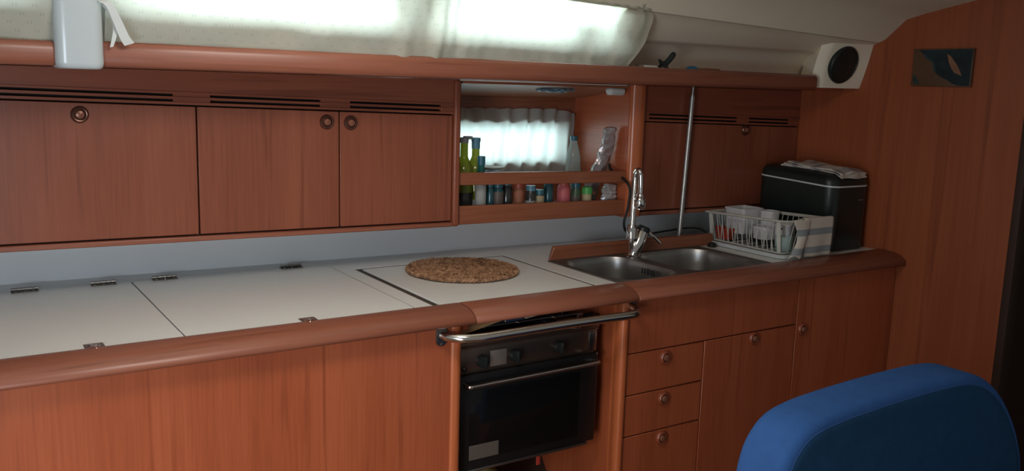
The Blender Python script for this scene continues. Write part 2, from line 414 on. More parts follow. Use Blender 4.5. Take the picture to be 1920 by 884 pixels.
# the dark cabin beyond the opening
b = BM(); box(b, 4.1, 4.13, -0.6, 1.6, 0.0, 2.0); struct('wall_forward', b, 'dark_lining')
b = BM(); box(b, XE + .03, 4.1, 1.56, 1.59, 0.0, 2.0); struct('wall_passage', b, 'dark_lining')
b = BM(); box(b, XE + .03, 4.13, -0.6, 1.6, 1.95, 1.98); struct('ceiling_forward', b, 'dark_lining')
# ceiling edge joint line
b = BM(); tube(b, [(1.70, 2.011, zj(1.70) + .0005), (XE, 2.011, zj(XE) + .0005)], .0016, 6); struct('trim_2', b, 'joint_line')

# white backsplash behind the worktop (runs slightly towards the viewer to the right)
def yb(x): return lerp(2.616, 2.50, (x - .14) / 2.73)
b = BM()
hexa(b, [(-.5, yb(-.5), .89), (XE, yb(XE), .89), (XE, yb(XE) + .02, .89), (-.5, yb(-.5) + .02, .89),
         (-.5, yb(-.5), 1.035), (XE, yb(XE), 1.008), (XE, yb(XE) + .02, 1.008), (-.5, yb(-.5) + .02, 1.035)])
o = struct('wall_backsplash', b, 'backsplash_white')

# ================================================================== WORKTOP
wt = thing('worktop', (0.6, 1.85, 0.86), 'long white laminate galley worktop with wooden front edge and two hinged lids', 'worktop')
Z0, Z1 = 0.8972, 0.900
b = BM()
g = .0016
# around the cool-box lids
def arc(cx, cy, r, a0, a1, n=7): return [(cx + r * cos(radians(lerp(a0, a1, k / n))), cy + r * sin(radians(lerp(a0, a1, k / n)))) for k in range(n + 1)]
YL0, YL1 = 1.906, 2.513
XL0, XL1, XL2 = 0.083, 0.4395, 0.986
XS0, XS1, YS1 = 1.036, 1.562, 2.418     # stove well
# back strip with rounded inner corner at the right lid
back = [(-.5, YL1 + .002)] + [(XL2 - .0632, YL1 + .002)] + arc(XL2 - .060, YL1 - .060, .0632, 90, 0)[0:] + [(XL2 + .0032, YL0 + .03)] + arc(XL2 - .028, YL0 + .028, .0312, 0, -60, 4) + \
       [(XL2 - .01, YL0 - .012), (XS0, YL0 - .012), (XS0, YS1), (XS1, YS1), (XS1, YL0 - .012), (1.632, YL0 - .012), (1.632, 2.262), (2.292, 2.262), (2.292, YL0 + .012), (XE, YL0 + .014), (XE, yb(XE)), (-.5, yb(-.5))]
poly_z(b, back, Z0, Z1)
box(b, -.5, XL0 - .002, YL0 - .012, YL1 + .002, Z0, Z1)
obj('surface', b, 'laminate_white', wt, smooth=30)
b = BM(); box(b, -.5, XS0, YL0 - .01, 2.62, .866, .8971); box(b, XS0, XS1, YL0 + .03, 2.60, .866, .880); box(b, XS1, 1.632, YL0 - .01, 2.60, .866, .8971); box(b, 1.632, XE, 2.264, 2.50, .866, .8971); box(b, 2.293, XE, YL0 - .01, 2.264, .866, .8971)
obj('lid_seat', b, 'channel_brown', wt)
def lid(pts, seam=False):
    b = BM(); poly_z(b, pts, .8972, .9004); return obj('lid', b, 'laminate_white', wt, smooth=30, bevel=.0006)
l1 = lid([(XL0 + .02, YL0), (XL1 - .003, YL0), (XL1 - .003, YL1 - .001), (XL0, YL1 - .001), (XL0, YL0 + .025), (XL0 + .007, YL0 + .008)])
l2 = lid([(XL1, YL0)] + [(XL2 - .03, YL0)] + arc(XL2 - .028, YL0 + .028, .028, -90, 0, 5) + arc(XL2 - .060, YL1 - .060, .059, 0, 90) + [(XL1, YL1 - .001)])
def hinge(par, x0, x1):
    b = BM(); yc = 2.513
    box(b, x0, x1, yc - .017, yc + .001, .9002, .9022, .0006, 1)
    box(b, x0, x1, yc + .001, yc + .012, .9002, .9022, .0006, 1)
    w = (x1 - x0) / 5
    h = obj('hinge', b, 'steel_dark', par)
    b = BM()
    for k in range(5): tube(b, [(x0 + w * k + .0006, yc + .001, .9055), (x0 + w * (k + 1) - .0006, yc + .001, .9055)], .0042, 8)
    for k in (0.15, .5, .85): lathe(b, [(.0028, 0), (.0028, .001), (.001, .0015)], (lerp(x0, x1, k), yc - .011, .9022), n=8)
    o = obj('hinge_barrel', b, 'steel_brushed', par)
for par, x0, x1 in ((l1, .155, .217), (l1, .338, .400), (l2, .492, .556), (l2, .848, .912)): hinge(par, x0, x1)
def latch(par, xc):
    b = BM(); yc = 1.926
    box(b, xc - .019, xc + .019, yc - .020, yc + .020, .9003, .9022, .0008, 1)
    obj('latch', b, 'steel_brushed', par)
    b = BM(); pts = rrect(xc, yc, .024, .024, .006); loft(b, [[(x, y, .9023) for x, y in pts], [(xc + (x - xc) * .75, yc + (y - yc) * .75, .9035) for x, y in pts]])
    lathe(b, [(.006, 0), (.005, .002), (.001, .003)], (xc + .002, yc - .002, .9035), n=12)
    obj('latch_ring', b, 'chrome', par)
latch(l1, .261); latch(l2, .716)
# wooden edge rail, three lengths
def rail_prof(yi, zb):
    return [(yi, .888), (yi, .9015), (yi - .004, .9036), (1.893, .9046), (1.862, .9020), (1.840, .8955), (1.825, .8868), (1.8175, .8785), (1.8165, zb + .0060), (1.8185, zb + .0015), (1.825, zb), (1.856, zb - .0005), (1.875, zb)]
def zb_(x): return .8675 if x < 1.65 else lerp(.8675, .8600, (x - 1.65) / 1.22)
def yi(x): return 1.913 if x < 1.65 else lerp(1.913, 1.934, (x - 1.65) / 1.22)
def rail(par, x0, x1, e0=True, e1=True):
    b = BM(); xs = [x0, x1]
    rings = []
    def rg(x, s):
        p = rail_prof(yi(x), zb_(x)); cy, cz = 1.86, .885
        return [(x, cy + (y - cy) * s, cz + (z - cz) * s) for y, z in p]
    rings.append(rg(x0, .965)) if e0 else None
    rings.append(rg(x0 + .0015 * (1 if e0 else 0), 1)); rings.append(rg(x1 - (.0015 if e1 else 0), 1))
    if e1: rings.append(rg(x1, .965))
    loft(b, rings)
    return obj('edge_rail', b, 'teak_edge_h', par, smooth=50)
rail(wt, -.5, 1.103); rail(wt, 1.633, XE - .0005)
# small wooden block screwed under the rail at the left post
# ================================================================== STOVE COVER
sc = thing('stove_cover', (1.3, 1.9, .886), 'white drop-in cover panel over the stove with its own wooden front rail', 'stove cover')
b = BM(); poly_z(b, [(1.058, 1.905), (1.548, 1.905), (1.548, 2.400), (1.058, 2.400)], .884, .9006); obj('panel', b, 'laminate_white', sc, smooth=30, bevel=.001)
b = BM(); poly_z(b, [(1.0362, 1.905), (1.0575, 1.905), (1.0575, 2.4005), (1.5485, 2.4005), (1.5485, 1.905), (1.5618, 1.905), (1.5618, 2.4178), (1.0362, 2.4178)], .884, .8976)
obj('gasket', b, 'channel_brown', sc, label='brown channel around the white panel')
b = BM(); poly_z(b, [(1.0395, 1.905), (1.0415, 1.905), (1.0415, 2.4135), (1.5575, 2.4135), (1.5575, 1.905), (1.5590, 1.905), (1.5590, 2.4150), (1.0395, 2.4150)], .8975, .8990)
obj('seal_strip', b, 'label_bright', sc)
rail(sc, 1.1065, 1.6295)

# ================================================================== WOVEN PLACEMAT
b = BM(); cx, cy, z0, R = 1.308, 2.243, .9012, .168
nr = 11; seg = 150
for k in range(nr):
    r0 = R * (k + .55) / (nr + .05); tw = max(10, int(r0 * 2 * pi / .011))
    pts = []; n = max(28, int(seg * r0 / R))
    for st in range(2):
        ring = []
        for i in range(n):
            a = 2 * pi * i / n
            ph = a * tw / 2 + st * pi
            rr = r0 + .0042 * cos(ph) + .0015 * noise.noise(Vector((cos(a) * 9, sin(a) * 9, k)))
            zz = z0 + .0062 + .0030 * sin(ph) + .003 * noise.noise(Vector((cos(a) * 3 * r0 * 10, sin(a) * 3 * r0 * 10, 5))) * .6
            ring.append(Vector((cx + rr * cos(a), cy + rr * sin(a), zz)))
        rings = []
        for i in range(n):
            t = (ring[(i + 1) % n] - ring[i - 1]).normalized(); u = Vector((0, 0, 1)); v = t.cross(u).normalized()
            rings.append([ring[i] + (v * cos(2 * pi * q / 5) * .0060 + u * sin(2 * pi * q / 5) * .0042) for q in range(5)])
        Rr = [[b.verts.new(p) for p in rg] for rg in rings]
        for i in range(n):
            A, B = Rr[i], Rr[(i + 1) % n]
            for q in range(5): face(b, [A[q], A[(q + 1) % 5], B[(q + 1) % 5], B[q]])
lathe(b, [(R * .93, .0), (R * .93, .004), (.001, .005)], (cx, cy, z0), n=40)
for v in b.verts:
    v.co.z += .006 * max(0, ((v.co.x - cx) ** 2 + (v.co.y - cy) ** 2) / R ** 2 - .3) * max(0, noise.noise(Vector((v.co.x * 6, v.co.y * 6, 2))) + .3)
tag(obj('placemat', b, 'straw', at=(cx, cy, z0), smooth=60), 'round plaited straw placemat lying on the white stove cover', 'placemat')

# ================================================================== LOWER CABINETS
YF = 1.852
cl = thing('base_cabinet', (0.5, YF, 0), 'wide plain teak panel front below the hinged worktop lids, left of the stove', 'cabinet')
b = BM(); box(b, -.5, 1.056, YF, YF + .018, 0.02, .871, .0008, 1); obj('front_panel', b, 'teak_v', cl)
b = BM(); pr = [(1.088, 1.90)] + [(1.0665 + .0175 * cos(radians(a)), 1.862 + .0175 * sin(radians(a)) * 1.0) for a in range(0, -181, -15)] + [(1.050, 1.90)]
loft(b, [[(x, y, 0.02) for x, y in pr], [(x, y, .8665) for x, y in pr]]); obj('corner_post', b, 'teak_post', cl, smooth=60)
b = BM(); box(b, 1.066, 1.088, 1.90, 2.44, .02, .861); obj('side_panel', b, 'teak_y', cl)
b = BM(); box(b, 1.085, 1.60, 2.44, 2.46, .02, .861); obj('back_panel', b, 'dark_lining', cl)
b = BM(); box(b, 1.0, 1.105, 1.8565, 1.9, .845, .868, .002); obj('rail_block', b, 'teak_h', cl)

cs = thing('sink_cabinet', (2.2, YF, 0), 'teak sink cabinet with three drawers and two doors, right of the stove', 'cabinet')
b = BM(); box(b, 1.600, 1.622, 1.885, 2.44, .02, .861); obj('side_panel', b, 'teak_v', cs)
b = BM(); pr = [(1.598, 1.886), (1.598, 1.860)] + [(1.6125 + .0145 * cos(radians(a)), 1.858 + .0145 * sin(radians(a))) for a in range(180, 361, 15)] + [(1.627, 1.886)]
loft(b, [[(x, y, 0.02) for x, y in pr], [(x, y, .8665) for x, y in pr]]); obj('corner_post', b, 'teak_post', cs, smooth=60)
b = BM(); box(b, 1.622, XE - .001, YF + .012, YF + .030, .02, .861); obj('carcass', b, 'gap_dark', cs)
b = BM(); box(b, 1.628, 2.3445, YF, YF + .014, .7075, .866, .0008, 1); obj('fascia', b, 'teak_v', cs)
def knob(par, x, y, z, body='knob_wood', btn='knob_button', r=.0205, ax=(0, -1, 0)):
    b = BM(); lathe(b, [(r, -.002), (r, .002), (r * .94, .006), (r * .80, .0085), (r * .68, .0080), (r * .62, .005), (r * .6, .002)], (x, y, z), ax, 28)
    k = obj('knob', b, body, par, smooth=50)
    b = BM(); lathe(b, [(r * .52, .000), (r * .52, .008), (r * .44, .0115), (r * .2, .0128), (.0002, .013)], (x, y, z), ax, 20)
    obj('push_button', b, btn, par, smooth=50)
def front(name, x0, x1, z0, z1, kx, kz, par=cs, mat='teak_v', y=YF, **kw):
    b = BM(); box(b, x0, x1, y, y + .014, z0, z1, .0012, 1); d = obj(name, b, mat, par, label=kw.get('label'))
    knob(d, kx, y, kz, *kw.get('mats', ('knob_wood', 'knob_button'))); return d
front('drawer', 1.628, 1.9285, .5825, .7035, 1.773, .677, label='top drawer')
front('drawer', 1.628, 1.9285, .4575, .5785, 1.775, .551, label='middle drawer')
front('drawer', 1.628, 1.9285, .10, .4535, 1.776, .428, label='bottom drawer')
front('door', 1.9330, 2.3445, .10, .7035, 2.147, .685, label='door below the fascia')
front('door', 2.3490, XE - .003, .10, .862, 2.379, .685, label='tall right door')
b = BM(); box(b, -.5, 1.06, YF + .04, YF + .055, 0, .10); box(b, 1.62, XE - .01, YF + .035, YF + .05, 0, .10); struct('baseboard_front', b, 'dark_lining')
b = BM(); hexa(b, [(1.090, 2.02, .02), (1.598, 2.02, .02), (1.598, 2.04, .02), (1.090, 2.04, .02), (1.090, 2.34, .44), (1.598, 2.34, .44), (1.598, 2.36, .44), (1.090, 2.36, .44)]); struct('wall_hull', b, 'dark_lining')

# ================================================================== STOVE
st = thing('stove', (1.33, 1.90, .44), 'gimballed stainless steel galley stove with dark glass oven door under the placemat', 'stove')
OX0, OX1, OY = 1.096, 1.552, 1.902
b = BM(); box(b, OX0 + .004, OX1 - .004, OY + .004, 2.36, .452, .782, .004); obj('body', b, 'stove_panel', st)
b = BM(); box(b, OX0, OX1, OY - .004, OY + .010, .7165, .782, .003)
box(b, OX0, OX1, OY - .012, OY + .012, .786, .800, .003); box(b, OX0, OX1 + .001, OY - .008, OY + .012, .780, .7845, .001)
obj('control_panel', b, 'stove_panel', st)
b = BM(); box(b, OX1 - .030, OX1 - .004, OY - .006, OY - .0035, .720, .775, .001); obj('hinge_bracket', b, 'steel_dark', st)
for kx, kz, kr in ((1.169, .744, .0165), (1.269, .746, .0165), (1.413, .749, .0165)):
    b = BM(); lathe(b, [(kr, 0), (kr, .006), (kr * .96, .014), (kr * .86, .018), (.001, .0185)], (kx, OY - .004, kz), (0, -1, 0), 26)
    k = obj('knob', b, 'black_plastic', st, smooth=40)
    b = BM(); box(b, kx - .0035, kx + .0035, OY - .032, OY - .021, kz - kr * .95, kz + kr * .95, .002); obj('grip', b, 'black_plastic', k)
b = BM(); box(b, 1.196, 1.247, OY - .0055, OY - .0035, .7235, .7665, .001); obj('maker_plate', b, 'label_bright', st, label='bright metal plate between the left knobs')
b = BM(); lathe(b, [(.007, 0), (.007, .005), (.004, .008), (.001, .009)], (1.117, OY - .004, .728), (0, -1, 0), 14); obj('igniter_button', b, 'black_plastic', st)
# oven door
dr = BM(); box(dr, OX0 + .002, OX1 - .004, OY - .014, OY + .003, .455, .7125, .003); dr = obj('oven_door', dr, 'oven_black', st)
b = BM(); box(b, 1.130, 1.487, OY - .0155, OY - .0135, .478, .668, .001); obj('door_glass', b, 'oven_glass', dr)
b = BM(); box(b, 1.131, 1.222, OY - .0165, OY - .0150, .4800, .5200, .0005, 1); obj('sticker', b, 'label_grey', dr, label='grey sticker in the corner of the oven glass')
b = BM(); box(b, OX0 + .002, OX1 - .030, OY - .018, OY + .004, .447, .4540, .001); obj('door_trim', b, 'steel_brushed', dr)
b = BM(); box(b, OX1 - .0045, OX1 - .002, OY - .012, OY + .004, .49, .7125, .0005, 1); obj('side_trim', b, 'steel_brushed', dr)
b = BM(); hy = OY - .040
tube(b, curve_pts([(OX0 + .018, OY - .013, .690), (OX0 + .018, hy + .006, .690), (OX0 + .026, hy, .690), (OX0 + .06, hy, .6905), (OX1 - .06, hy, .694), (OX1 - .026, hy, .6945), (OX1 - .018, hy + .006, .6945), (OX1 - .018, OY - .013, .6945)], 6), .0055, 10)
obj('handle', b, 'steel_polished', dr, smooth=60)
# rack wires glimpsed inside, burner grate and hob above
b = BM(); box(b, OX0 + .01, OX1 - .01, OY + .03, 2.34, .783, .788, .002); obj('hob', b, 'steel_dark', st)
for gx, yy in ((1.20, 1.98), (1.20, 2.15), (1.43, 1.98), (1.43, 2.15)):
    b = BM(); lathe(b, [(.032, 0), (.032, .010), (.022, .012), (.022, .016), (.001, .017)], (gx, yy, .788), n=20)
    obj('burner', b, 'black_plastic', st)
b = BM()
for yy in (1.945, 2.02, 2.10, 2.20): tube(b, curve_pts([(1.125, yy, .789), (1.125, yy, .812), (1.14, yy, .818), (1.50, yy, .818), (1.515, yy, .812), (1.515, yy, .789)], 4), .0024, 6)
for xx in (1.20, 1.31, 1.43): tube(b, [(xx, 1.935, .8185), (xx, 2.21, .8185)], .0024, 6)
obj('pan_grate', b, 'steel_brushed', st)
b = BM(); tube(b, curve_pts([(1.468, OY - .006, .792), (1.468, OY - .03, .800), (1.468, OY - .03, .826), (1.44, OY - .03, .830), (1.39, OY - .03, .829)], 5), .0017, 6); obj('fiddle_wire', b, 'steel_brushed', st); b = BM()
tube(b, curve_pts([(1.520, OY + .01, .800), (1.524, OY - .01, .818), (1.535, OY - .01, .823), (1.548, OY + .01, .824)], 5), .0017, 6)
obj('fiddle_wire', b, 'steel_brushed', st)
b = BM(); lathe(b, [(.012, 0), (.012, .02), (.009, .024)], (1.572, 1.955, .80), (-1, 0, 0), 16); lathe(b, [(.007, 0), (.007, .03)], (1.600, 1.955, .80), (-1, 0, 0), 12)
obj('gimbal_pivot', b, 'black_plastic', st)
# chopping board wedge and pastry brush stored in the slot above the hob
b = BM(); hexa(b, [(1.10, 1.93, .802), (1.30, 1.93, .842), (1.30, 1.95, .842), (1.10, 1.95, .802), (1.10, 1.93, .842), (1.30, 1.93, .853), (1.30, 1.95, .853), (1.10, 1.95, .842)])
tag(obj('chopping_board', b, 'light_wood', bevel=.002), 'pale wooden board wedged in the gap above the stove', 'board')
br = thing('pastry_brush', (1.285, 1.935, .819), 'small flat brush with a steel ferrule lying on top of the stove grate', 'brush')
b = BM(); tube(b, [(1.165, 1.945, .825), (1.20, 1.943, .826), (1.262, 1.938, .829)], [.003, .005, .006], 8); obj('handle', b, 'black_plastic', br)
b = BM(); hexa(b, [(1.262, 1.932, .825), (1.322, 1.926, .829), (1.322, 1.934, .829), (1.262, 1.940, .825), (1.262, 1.932, .832), (1.322, 1.926, .842), (1.322, 1.934, .842), (1.262, 1.940, .832)]); obj('ferrule', b, 'steel_polished', br, bevel=.001)
b = BM(); hexa(b, [(1.322, 1.926, .830), (1.378, 1.920, .838), (1.378, 1.926, .838), (1.322, 1.934, .830), (1.322, 1.926, .842), (1.365, 1.920, .850), (1.365, 1.926, .850), (1.322, 1.934, .842)]); obj('bristles', b, 'bristle', br, bevel=.001)

# grab rail in front of the stove
gr = thing('grab_rail', (1.33, 1.80, .84), 'polished steel grab rail running across in front of the stove', 'rail')
YG = 1.792
b = BM()
tube(b, curve_pts([(1.027, 1.851, .842), (1.034, 1.832, .842), (1.058, 1.806, .841), (1.088, YG + .004, .8405), (1.125, YG, .8405), (1.20, YG, .8412), (1.35, YG, .8425), (1.50, YG, .8420), (1.570, YG, .8415), (1.596, YG + .003, .8415), (1.613, 1.804, .8425), (1.623, 1.824, .8450), (1.628, 1.851, .8480)], 7), .0118, 16)
obj('bar', b, 'steel_polished', gr, smooth=70)
for fx, fz in ((1.024, .8425), (1.6320, .8500)):
    b = BM(); pts = rrect(fx, fz, .031, .054, .0150, 8)
    loft(b, [[(x, 1.8515, z) for x, z in pts], [(x, 1.849, z) for x, z in pts], [(fx + (x - fx) * .9, 1.847, fz + (z - fz) * .95) for x, z in pts]])
    f = obj('flange', b, 'steel_dark', gr, smooth=40)
    for dz in (-.022, .022): b = BM(); lathe(b, [(.0045, 0), (.0040, .002), (.001, .003)], (fx, 1.847, fz + dz), (0, -1, 0), 12); obj('screw', b, 'steel_dark', f)

# things stowed under the stove
b = BM(); rg = []
for i in range(9):
    a = i / 8; rg.append([(1.12 + .24 * a, 2.02 + .10 * cos(2 * pi * k / 12) * sin(pi * (a * .9 + .05)), .265 + .14 * sin(2 * pi * k / 12) * sin(pi * (a * .9 + .05)) + .03 * noise.noise(Vector((i, k, 0)))) for k in range(12)])
loft(b, rg); tag(obj('cloth_bundle', b, 'yellow_cloth', smooth=80), 'mustard yellow cloth bundle stowed in the space under the oven', 'cloth')
tg = thing('oven_tag', (1.37, 1.91, .42), 'small red tag hanging on a cord below the oven door', 'tag')
b = BM(); tube(b, [(1.365, 1.905, .448), (1.366, 1.905, .438)], .0012, 6); obj('cord', b, 'cap_white', tg)
b = BM(); box(b, 1.360, 1.373, 1.903, 1.907, .411, .438, .002); obj('red_tab', b, 'red_plastic', tg)
b = BM(); lathe(b, [(.0005, -.010), (.010, -.007), (.016, 0), (.016, .008), (.012, .016)], (1.445, 1.93, .440), n=16); tag(obj('rubber_foot', b, 'beige_label'), 'round pale rubber stop under the right of the oven door', 'stop')

# ================================================================== SINK
sk = thing('sink', (1.95, 2.1, .72), 'twin-bowl stainless steel sink set into the galley worktop', 'sink')
SX0, SX1, SY0, SY1 = 1.634, 2.290, 1.912, 2.264
ZR = .9015
def bowl_ring(cell, hole, depth, xdiv):
    x0, x1, y0, y1 = cell; hx, hy, hw, hh, hr = hole
    inner = rrect(hx, hy, hw, hh, hr, 10); n = len(inner)
    outer = []
    for px, py in inner:
        dx, dy = px - hx, py - hy; t = 1e9
        if dx > 1e-9: t = min(t, (x1 - hx) / dx)
        if dx < -1e-9: t = min(t, (x0 - hx) / dx)
        if dy > 1e-9: t = min(t, (y1 - hy) / dy)
        if dy < -1e-9: t = min(t, (y0 - hy) / dy)
        outer.append((hx + dx * t, hy + dy * t))
    return outer, inner
rim = BM(); bowls = []
for cell, hole in (((SX0, 1.925, SY0, SY1), (1.782, 2.087, .25, .325, .075)), ((1.925, SX1, SY0, SY1), (2.108, 2.087, .315, .325, .085))):
    o_, i_ = bowl_ring(cell, hole, .16, 0)
    loft(rim, [[(x, y, ZR) for x, y in o_], [(x, y, ZR - .0005) for x, y in i_]], True, False)
    bw = BM(); hx, hy = hole[0], hole[1]; rings = []
    for s, dz in ((1.0, 0), (.992, -.003), (.975, -.02), (.955, -.12), (.93, -.15), (.86, -.165), (.3, -.168), (.02, -.169)):
        rings.append([(hx + (x - hx) * s, hy + (y - hy) * s, ZR - .0005 + dz) for x, y in i_])
    loft(bw, rings, True, False); bowls.append((bw, hx, hy))
# rolled outer edge
box(rim, SX0, SX1, SY1 - .001, SY1 + .001, .896, ZR + .001); box(rim, SX0 - .001, SX0 + .002, SY0, SY1, .896, ZR + .0015); box(rim, SX1 - .002, SX1 + .001, SY0, SY1, .896, ZR + .0015)
obj('rim', rim, 'sink_rim', sk, smooth=30)
for bw, hx, hy in bowls:
    q = obj('bowl', bw, 'steel_brushed', sk, smooth=50)
    b = BM(); lathe(b, [(.038, 0), (.038, .003), (.030, .002), (.001, .0015)], (hx, hy, .7335), n=24); obj('drain', b, 'chrome', q)
b = BM()
for i, yy in enumerate((2.052, 2.064, 2.079, 2.094, 2.106)):
    box(b, 1.8935, 1.8945, yy - .0028, yy + .0028, .868, .887, .0003, 1)
obj('overflow_slots', b, 'black_plastic', sk)

# wooden fiddle behind the sink
b = BM(); x0, x1 = 1.640, 2.368
hexa(b, [(x0, 2.266, .9005), (x1, 2.262, .9005), (x1, 2.285, .9005), (x0 + .01, 2.285, .9005), (x0 + .022, 2.268, .945), (x1 - .004, 2.262, .942), (x1 - .004, 2.285, .942), (x0 + .022, 2.285, .945)])
tag(obj('sink_fiddle', b, 'niche_wood', bevel=.003), 'dark wooden upstand board along the back of the sink', 'board')
b = BM(); lathe(b, [(.016, 0), (.017, .006), (.012, .014), (.004, .016)], (2.335, 2.235, .9005), n=18); tag(obj('sink_plug', b, 'black_plastic'), 'black rubber sink plug beside the end of the wooden upstand', 'plug')

# ================================================================== FAUCET
fx, fy = 1.942, 2.205
fc = thing('faucet', (fx, fy, .902), 'chrome swan-neck galley tap with pull-out head between the sink bowls', 'faucet')
b = BM(); d = Vector((.048, -.004, .110)).normalized(); p0 = Vector((fx - .004, fy, .902))
lathe(b, [(.028, 0), (.028, .004), (.022, .008)], p0, n=24)
lathe(b, [(.017, .0), (.021, .012), (.021, .100), (.019, .104)], p0 - Vector((0.004, 0, .006)) + d * .0, d, 24)
obj('body', b, 'chrome', fc, smooth=40)
b = BM(); lathe(b, [(.021, .096), (.0225, .100), (.0225, .108), (.018, .114), (.001, .115)], p0 - Vector((.004, 0, .006)), d, 24); c = obj('cap', b, 'black_plastic', fc, label='dark cap of the mixer')
top = p0 + d * .102
b = BM(); tube(b, [top + Vector((.012, -.008, -.012)), top + Vector((.034, -.020, -.034)), top + Vector((.048, -.030, -.050))], [.006, .005, .004], 8); obj('lever', b, 'chrome', fc)
b = BM(); lathe(b, [(.019, 0), (.019, .03), (.013, .045)], (fx - .014, fy, .965), n=20)
tube(b, curve_pts([(fx - .014, fy, .93), (fx - .014, fy, .97), (fx - .013, fy, 1.06), (fx - .012, fy, 1.145), (fx - .012, fy - .004, 1.180), (fx - .011, fy - .013, 1.191), (fx - .009, fy - .022, 1.180), (fx - .008, fy - .025, 1.150), (fx - .008, fy - .026, 1.110)], 7), [.0100] * 30 + [.0088] * 27, 14)
obj('spout', b, 'chrome', fc, smooth=60)
b = BM(); hx_, hy_ = fx - .008, fy - .026
lathe(b, [(.0095, .052), (.0125, .048), (.0125, .042), (.0165, .038), (.0185, .026), (.0185, .008), (.0165, .004), (.0165, 0), (.001, .001)], (hx_, hy_, 1.065), n=22)
box(b, hx_ + .006, hx_ + .021, hy_ - .006, hy_ + .006, 1.072, 1.098, .003)
obj('spray_head', b, 'chrome', fc, smooth=40)

# pole
pl = thing('support_pole', (2.243, 2.31, .90), 'thin upright stainless steel pole behind the sink, worktop to shelf', 'pole')
b = BM(); tube(b, [(2.243, 2.31, .901), (2.268, 2.31, 1.4305)], .0093, 16); obj('tube', b, 'steel_brushed', pl, smooth=60)
b = BM(); tube(b, [(2.2675, 2.31, 1.42), (2.269, 2.31, 1.462)], .0062, 12); lathe(b, [(.011, 0), (.011, .008)], (2.268, 2.31, 1.426), n=14); obj('end_fitting', b, 'steel_dark', pl)

# cables
b = BM(); tube(b, curve_pts([(2.03, 2.45, 1.20), (1.985, 2.40, 1.175), (1.985, 2.30, 1.13), (1.985, 2.295, 1.06), (1.965, 2.29, 1.00), (1.985, 2.29, .965), (2.01, 2.24, .9485)], 8), .0045, 8)
tag(obj('hose', b, 'cable_black', smooth=80), 'black flexible hose hanging from the niche down to the tap', 'hose')
b = BM(); tube(b, curve_pts([(2.02, 2.30, .9495), (2.10, 2.31, .951), (2.20, 2.33, .952), (2.30, 2.335, .955), (2.36, 2.32, .95), (2.385, 2.30, .925), (2.37, 2.275, .9045)], 8), .0035, 8)
tag(obj('cable', b, 'cable_black', smooth=80), 'thin black cable trailing along the wooden upstand behind the sink', 'cable')

# ================================================================== UPPER CABINETS
YU = 2.33
def zt(x): return 1.3865 - .0235 * (x - .15)
def zbt(x): return 1.0365 - .0110 * (x - .13)
def slab(bm, x0, x1, y0, y1, f0, f1):
    hexa(bm, [(x0, y0, f0(x0)), (x1, y0, f0(x1)), (x1, y1, f0(x1)), (x0, y1, f0(x0)), (x0, y0, f1(x0)), (x1, y0, f1(x1)), (x1, y1, f1(x1)), (x0, y1, f1(x0))])
def upper(cab, x0, x1, endl, endr, slots):
    top = 1.462
    b = BM(); slab(b, x0, x1, YU + .016, 2.49, zbt, lambda x: top - .004); obj('carcass', b, 'gap_dark', cab)
    b = BM(); slab(b, x0, x1, YU - .008, YU + .03, zbt, lambda x: zbt(x) + .0135); obj('bottom_lip', b, 'teak_edge_h', cab, bevel=.003)
    b = BM()
    f = lambda off: (lambda x: zt(x) + off)
    slab(b, x0, x1, YU, YU + .014, f(.032), lambda x: top)             # blank band above the vents
    slab(b, x0, x1, YU - .002, YU + .014, f(.0015), f(.0085)); slab(b, x0, x1, YU - .002, YU + .014, f(.0145), f(.0215)); slab(b, x0, x1, YU - .003, YU + .014, f(.0275), f(.0335))
    xs = x0
    for s0, s1 in list(slots) + [(x1, x1)]:
        if s0 > xs: slab(b, xs, s0, YU + .001, YU + .014, f(.0015), f(.032))
        xs = s1
    obj('vent_panel', b, 'teak_upper_dimmed_h', cab, bevel=.0008)
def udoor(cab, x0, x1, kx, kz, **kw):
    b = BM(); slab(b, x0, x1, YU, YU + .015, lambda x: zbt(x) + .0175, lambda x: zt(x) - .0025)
    d = obj('door', b, 'teak_upper_dimmed', cab, bevel=.0012, **kw); knob(d, kx, YU, kz, 'knob_bronze', 'knob_button', .020); return d
u1 = thing('wall_cabinet', (0.6, YU, 1.03), 'long teak wall cabinet with three doors above the cool-box lids', 'cabinet')
upper(u1, -.5, 1.318, 0, 1, [(-.45, -.10), (.0, .522), (.612, .905), (.991, 1.276)])
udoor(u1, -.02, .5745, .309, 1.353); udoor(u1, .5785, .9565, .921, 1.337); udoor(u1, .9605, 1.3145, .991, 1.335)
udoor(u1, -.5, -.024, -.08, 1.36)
b = BM(); slab(b, 1.318, 1.3395, YU - .010, 2.49, zbt, lambda x: 1.462); obj('end_panel', b, 'teak_upper_dimmed', u1, bevel=.006)
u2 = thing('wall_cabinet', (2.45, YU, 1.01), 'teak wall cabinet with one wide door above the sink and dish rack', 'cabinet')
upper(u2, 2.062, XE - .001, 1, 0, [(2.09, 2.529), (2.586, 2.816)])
udoor(u2, 2.066, XE - .004, 2.568, 1.311)

